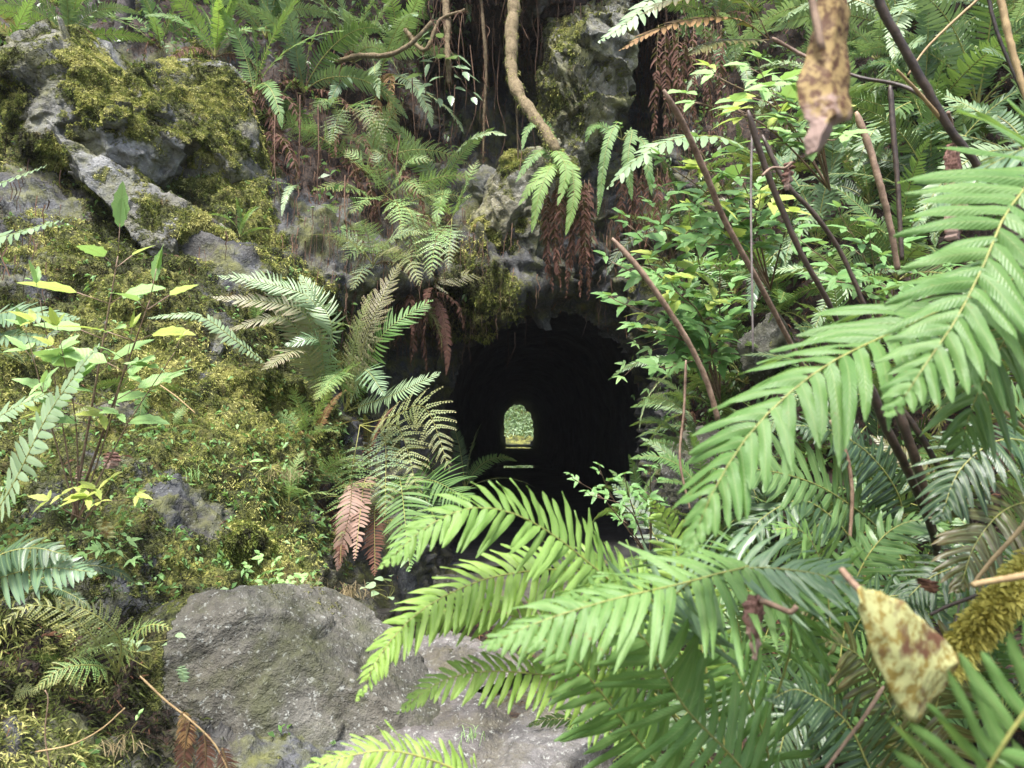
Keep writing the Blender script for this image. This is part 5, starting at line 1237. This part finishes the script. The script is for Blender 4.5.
for k, (x, y0, y1, Y) in enumerate([(422, 60, 130, 5.8), (462, 30, 110, 6.0), (470, 60, 140, 6.1), (495, 20, 120, 6.1), (540, 20, 95, 5.9), (412, 90, 150, 5.6), (436, 90, 155, 5.7), (455, 100, 165, 6.0), (500, 60, 170, 6.1), (300, 110, 190, 4.9), (318, 120, 215, 4.9), (275, 130, 200, 4.6), (345, 190, 250, 4.9), (535, 0, 60, 6.0), (400, 150, 210, 5.3)]):
    rg = random.Random(k)
    cane('root_string', 'thin brown root string among the others dangling from the overhung bank', 'root', [(x, y0 - 15, Y), (x + rg.uniform(-5, 5), (y0 * 2 + y1) / 3, Y - .05), (x + rg.uniform(-6, 6), (y0 + 2 * y1) / 3, Y - .05), (x + rg.uniform(-6, 6), y1, Y - .03)], .0055, 'rootlet', 5, .3, group='root strings dangling from the overhung bank', n=16, taper=.4)


# ================================================================ dead leaves
def dead_leaf(name, label, rows, Y, mat, stem=None, curl=.02, seed=1, tilt=0.0, smat='cane', thick=.0004, horiz=False):
    """a crumpled leaf: outline given by rows (py, left px, right px), real thickness"""
    rows = np.array(rows, float); n = 46; m = 17
    t = np.linspace(0, 1, n); y = np.interp(t, np.linspace(0, 1, len(rows)), rows[:, 0])
    xl = np.interp(t, np.linspace(0, 1, len(rows)), rows[:, 1]); xr = np.interp(t, np.linspace(0, 1, len(rows)), rows[:, 2])
    rg = np.random.default_rng(seed); xl = xl + 2.5 * np.sin(t * 31 + seed) * rg.random(n); xr = xr + 2.8 * np.sin(t * 27 + seed) * rg.random(n)
    u = np.linspace(0, 1, m)
    X = xl[:, None] + (xr - xl)[:, None] * u; Yp = y[:, None] + 0 * X
    if horiz: X, Yp = Yp, X
    P = at(X, Yp, Y + tilt * (t[:, None] - .5) + 0 * X)
    d = curl * .8 * fbm(P.reshape(-1, 3), 12, 2, seed).reshape(n, m) + curl * .5 * np.abs(u - .5)[None] * 2 + .10 * curl * fbm(P.reshape(-1, 3), 70, 2, seed).reshape(n, m)
    P[..., 1] += d
    P0 = P.reshape(-1, 3); P1 = P0 + np.array([0, thick, 0])
    a = (np.arange(n - 1)[:, None] * m + np.arange(m - 1)[None]).ravel(); q = np.stack([a, a + m, a + m + 1, a + 1], -1)
    lv = np.zeros((n, m, 3)); lv[..., 0] = u; lv[..., 1] = t[:, None]; lv[..., 2] = .5
    G = Geo(); k = n * m
    edge = []
    loop = list(range(m)) + [i * m + m - 1 for i in range(1, n)] + [(n - 1) * m + j for j in range(m - 2, -1, -1)] + [i * m for i in range(n - 2, 0, -1)]
    for i in range(len(loop)): edge.append([loop[i], loop[(i + 1) % len(loop)], loop[(i + 1) % len(loop)] + k, loop[i] + k])
    G.add(np.vstack([P0, P1]), np.vstack([q, q[:, ::-1] + k, np.array(edge)]), None, 0, np.vstack([lv.reshape(-1, 3)] * 2))
    c = P0.mean(0); o = obj(name, G.mesh(name, [M[mat]], shift=c), None, tuple(c)); tag(o, label, 'dead leaf')
    if stem is not None:
        S = spline(np.array([at(*s) for s in stem]), 16)
        obj('stalk', tube(Geo(), S, .0032, 6, 0, (1, .3, .2), .2).mesh('stalk', [M[smat]], shift=c), o)
    return o


dead_leaf('dead_leaf', 'long torn yellow brown mottled leaf hanging in front from the top edge', [(-40, 826, 850), (0, 824, 856), (30, 818, 858), (55, 808, 857), (80, 801, 857), (100, 799, 857), (118, 807, 852), (126, 809, 836), (140, 805, 826), (150, 804, 822), (156, 808, 816)], .62, 'leaf_hang', [(800, -60, .62), (810, -10, .62), (816, 20, .62), (822, 50, .62)], .022, 5)
dead_leaf('dead_leaf', 'yellow mottled leaf with brown holes lying on the dark fern at the lower right', [(860, 590, 610), (866, 589, 632), (875, 591, 660), (888, 595, 686), (902, 601, 708), (915, 611, 726), (925, 621, 724), (935, 630, 708), (946, 640, 692), (958, 652, 672)], .66, 'leaf_yellow', [(862, 592, .66), (850, 580, .68), (842, 570, .70)], .010, 9, .06, horiz=True)
dead_leaf('dead_leaf', 'small crumpled pinkish brown leaf caught on the foreground fern', [(596, 752, 762), (605, 746, 768), (615, 745, 767), (628, 747, 765), (638, 750, 764), (648, 752, 761), (660, 754, 758)], .82, 'leaf_brown', [(760, 600, .82), (775, 606, .82), (790, 612, .82), (797, 606, .82)], .012, 11)
dead_leaf('dead_leaf', 'pale brown leaf hanging straight down behind the thick dark cane', [(142, 950, 958), (160, 949, 966), (180, 948, 972), (200, 946, 972), (215, 945, 970), (232, 946, 966), (240, 950, 960)], 1.45, 'leaf_brown', [(954, 142, 1.45), (952, 125, 1.44), (948, 112, 1.42)], .03, 13)
dead_leaf('dead_leaf', 'pink withered leaf tip drooping from the top of the dark brown cane', [(160, 787, 798), (168, 786, 796), (178, 786, 795), (188, 788, 793)], 1.6, 'leaf_brown', [(762, 176, 1.6), (772, 168, 1.6), (785, 168, 1.6), (792, 162, 1.6)], .02, 15)
dead_leaf('dead_leaf', 'brown leaf lying on the moss above the small grey rock', [(452, 104, 114), (456, 102, 118), (462, 101, 118), (469, 103, 112)], 2.6, 'leaf_brown', None, .02, 17)
dead_leaf('dead_leaf', 'small pink brown leaf at the foot of the tall yellowing plant', [(466, 75, 80), (472, 74, 82), (479, 74, 81)], 2.3, 'leaf_brown', None, .02, 19)
dead_leaf('dead_leaf', 'orange brown leaf in the moss below the seedling at the left', [(520, 96, 104), (526, 95, 110), (534, 98, 112), (539, 104, 112)], 2.2, 'leaf_yellow', None, .02, 21)
dead_leaf('dead_leaf', 'dark red folded leaf among the ferns above the yellow mottled leaf', [(578, 917, 922), (582, 918, 938), (588, 922, 940), (593, 930, 938)], 1.1, 'litter', None, .01, 23)
dead_leaf('dead_leaf', 'pale leaf stuck on the face of the large boulder', [(666, 180, 184), (670, 177, 187), (676, 178, 189), (682, 181, 187)], 1.92, 'frost', None, .005, 25)

# yellow mossy branch at the right edge
P = [(1075, 545, 1.05), (1030, 575, 1.02), (995, 610, 1.0), (968, 640, 1.0), (950, 665, 1.0)]
Q = np.array([at(*q) for q in P]); R = spline(Q, 40)
o = obj('mossy_branch', tube(Geo(), R, np.linspace(.014, .006, 40), 10, 0, (1, .3, .2), .5, 3).mesh('mossy_branch', [M['root']], shift=Q[0]), None, tuple(Q[0])); tag(o, 'branch wrapped in bright yellow moss at the lower right edge', 'branch')
rg = np.random.default_rng(4); i = rg.integers(0, 40, 5000); dv = unit(rg.normal(0, 1, (5000, 3)))
p = R[i] + dv * (np.linspace(.018, .008, 40)[i] * rg.uniform(.8, 1.15, 5000))[:, None]
t = NT('yellow_moss'); lv = t.sep(t.attr('lv', 'Vector'))
ym = t.bsdf(t.mix(t.math('MULTIPLY', lv[1], t.math('ADD', lv[2], .4)), (.35, .30, .05), (.72, .66, .18)), .7, .2, None, .25)
obj('moss', tufts(p, dv, .010 + .006 * rg.random(5000), 4, 6, .7, .2, .35).mesh('moss', [ym], shift=Q[0]), o)

# grass tufts
def grass(px, py, Y, n, h, label, mat='straw', seed=1):
    rg = np.random.default_rng(seed); b = at(px, py, Y); G = Geo()
    for k in range(n):
        a = b + rg.normal(0, h * .25, 3) * (1, 1, .2); d = np.array([rg.normal(0, .5), rg.normal(0, .4), 1]); L = h * rg.uniform(.5, 1.2)
        R = np.array([a, a + unit(d) * L * .5, a + unit(d + np.array([d[0], d[1], -.9])) * L * .95]); R = spline(R, 8)
        w = np.linspace(.0010, .0002, 8)[:, None] * unit(np.array([rg.normal(), rg.normal() * .3, 0]))
        V = np.stack([R - w, R + w], 1); j = np.arange(7) * 2
        lv = np.zeros((8, 2, 3)); lv[..., 2] = rg.random(); lv[..., 0] = .3
        G.add(V.reshape(-1, 3), np.stack([j, j + 1, j + 3, j + 2], -1), None, 0, lv.reshape(-1, 3))
    o = obj('grass_tuft', G.mesh('grass_tuft', [M[mat]], shift=b), None, tuple(b)); tag(o, label, 'grass')
grass(352, 598, 2.9, 50, .11, 'drooping dry grass tuft at the top right of the large boulder', seed=2)
grass(300, 592, 2.75, 30, .12, 'sparse dry grass behind the crest of the large boulder', seed=3)
grass(195, 480, 2.9, 14, .10, 'few pale blades on the moss above the flat bluish rock', 'mint', 4)
grass(120, 752, 1.7, 22, .07, 'dry stalks in the dark tangle at the left flank of the boulder', seed=5)
grass(285, 480, 3.1, 30, .14, 'brown grass blades in the litter under the faded fern', seed=6)
grass(475, 740, 2.0, 16, .07, 'thin grass in the crack between the two bottom slabs', 'lady', 7)
grass(290, 590, 2.8, 20, .08, 'fine green blades beside the small fresh herb', 'mint', 8)

# slim trees on the brow, upper left
def tree(px, py, Y, h, r, label, seed):
    rg = np.random.default_rng(seed); b = at(px, py, Y) - np.array([0, 0, .3])
    root = thing('tree', b, label, 'tree')
    R = spline([b, b + [rg.normal(0, .1), 0, h * .5], b + [rg.normal(0, .3), rg.normal(0, .2), h]], 40)
    G = tube(Geo(), R, r * np.linspace(1, .3, 40), 10, 0, (1, .3, .2), .25, seed)
    C = Geo(); pts = []
    for k in range(26):
        i = rg.integers(16, 39); L = rg.uniform(.5, 1.3) * h * .16; a = rg.uniform(0, 2 * PI)
        e = R[i] + np.array([math.cos(a) * L, math.sin(a) * L, rg.uniform(.1, .5) * L])
        B = spline([R[i], (R[i] + e) / 2 + [0, 0, .1 * L], e], 10); tube(G, B, np.linspace(r * .3, r * .06, 10), 5, 0, (1, .3, .2))
        pts.append(B[rg.integers(3, 10, 70)] + rg.normal(0, .16, (70, 3)))
    p = np.vstack(pts)
    obj('trunk', G.mesh('trunk', [M['bark']], shift=b), root)
    obj('crown', tufts(p, np.tile([0, -.2, .6], (len(p), 1)), .13, 3, seed, .8, .4, .4, clump=False).mesh('crown', [M['shrub']], shift=b), root)
tree(116, 40, 5.5, 6.0, .055, 'slim grey tree trunk at the top edge, left one of the close pair', 3)
tree(129, 42, 5.55, 6.5, .05, 'slim grey tree trunk at the top edge, right one of the close pair', 5)
tree(92, 40, 5.6, 5.5, .035, 'thinnest leaning trunk at the top edge, left of the close pair', 7)
# ---------------------------------------------------------------- added haze box, stands in for a milky lens veil
_P = np.array([[x, y, z] for x in (-95, 95) for y in (-95, 95) for z in (-1.6, 9.5)], float)
_hz = Geo().add(_P, [[0, 1, 3, 2], [4, 6, 7, 5], [0, 4, 5, 1], [2, 3, 7, 6], [0, 2, 6, 4], [1, 5, 7, 3]]).mesh('haze', [], flat=True)
_t = NT('veil_haze'); _v = _t.n('ShaderNodeVolumePrincipled'); _v.inputs['Density'].default_value = .0010; _v.inputs['Color'].default_value = (.93, .95, 1, 1); _v.inputs['Anisotropy'].default_value = .2
_t.l(_v.outputs[0], _t.out.inputs['Volume']); _hz.materials.append(_t.m)
tag(obj('haze', _hz), 'thin pale haze added to stand in for a milky lens veil', 'haze', kind='stuff')

# ---------------------------------------------------------------- camera, light
cam = bpy.data.cameras.new('camera'); co = bpy.data.objects.new('camera', cam); COL.objects.link(co)
co.location = tuple(CAM); co.rotation_euler = (PI / 2 + PITCH, 0, 0)
cam.sensor_width = 36; cam.lens = 36 * F / 1024; cam.clip_end = 400; cam.clip_start = .02
cam.dof.use_dof = True; cam.dof.focus_distance = 3.6; cam.dof.aperture_fstop = 7.5
sc.camera = co
w = bpy.data.worlds.new('World'); sc.world = w; w.use_nodes = True
nt = w.node_tree; bg = nt.nodes['Background']
sk = nt.nodes.new('ShaderNodeTexSky'); sk.sky_type = 'NISHITA'; sk.sun_disc = False
SUN_EL, SUN_AZ = math.radians(66), math.radians(200)   # azimuth from +Y towards +X
sk.sun_elevation = SUN_EL; sk.sun_rotation = SUN_AZ
sk.air_density = 1.0; sk.dust_density = 4.0; sk.ozone_density = 1.0
nt.links.new(sk.outputs[0], bg.inputs[0]); bg.inputs[1].default_value = .12
sun = bpy.data.lights.new('sun', 'SUN'); so = bpy.data.objects.new('sun', sun); COL.objects.link(so)
d = Vector((math.sin(SUN_AZ) * math.cos(SUN_EL), math.cos(SUN_AZ) * math.cos(SUN_EL), math.sin(SUN_EL)))
so.rotation_euler = (-d).to_track_quat('-Z', 'Y').to_euler(); so.location = (0, 0, 30)
sun.energy = 2.7; sun.angle = math.radians(14); sun.color = (1, .98, .95)
vs = sc.view_settings
vs.view_transform = 'Standard'; vs.look = 'None'; vs.gamma = 1; vs.exposure = 1.72
sc.cycles.use_denoising = True
sc.cycles.max_bounces = 4; sc.cycles.diffuse_bounces = 2; sc.cycles.glossy_bounces = 2; sc.cycles.transmission_bounces = 3
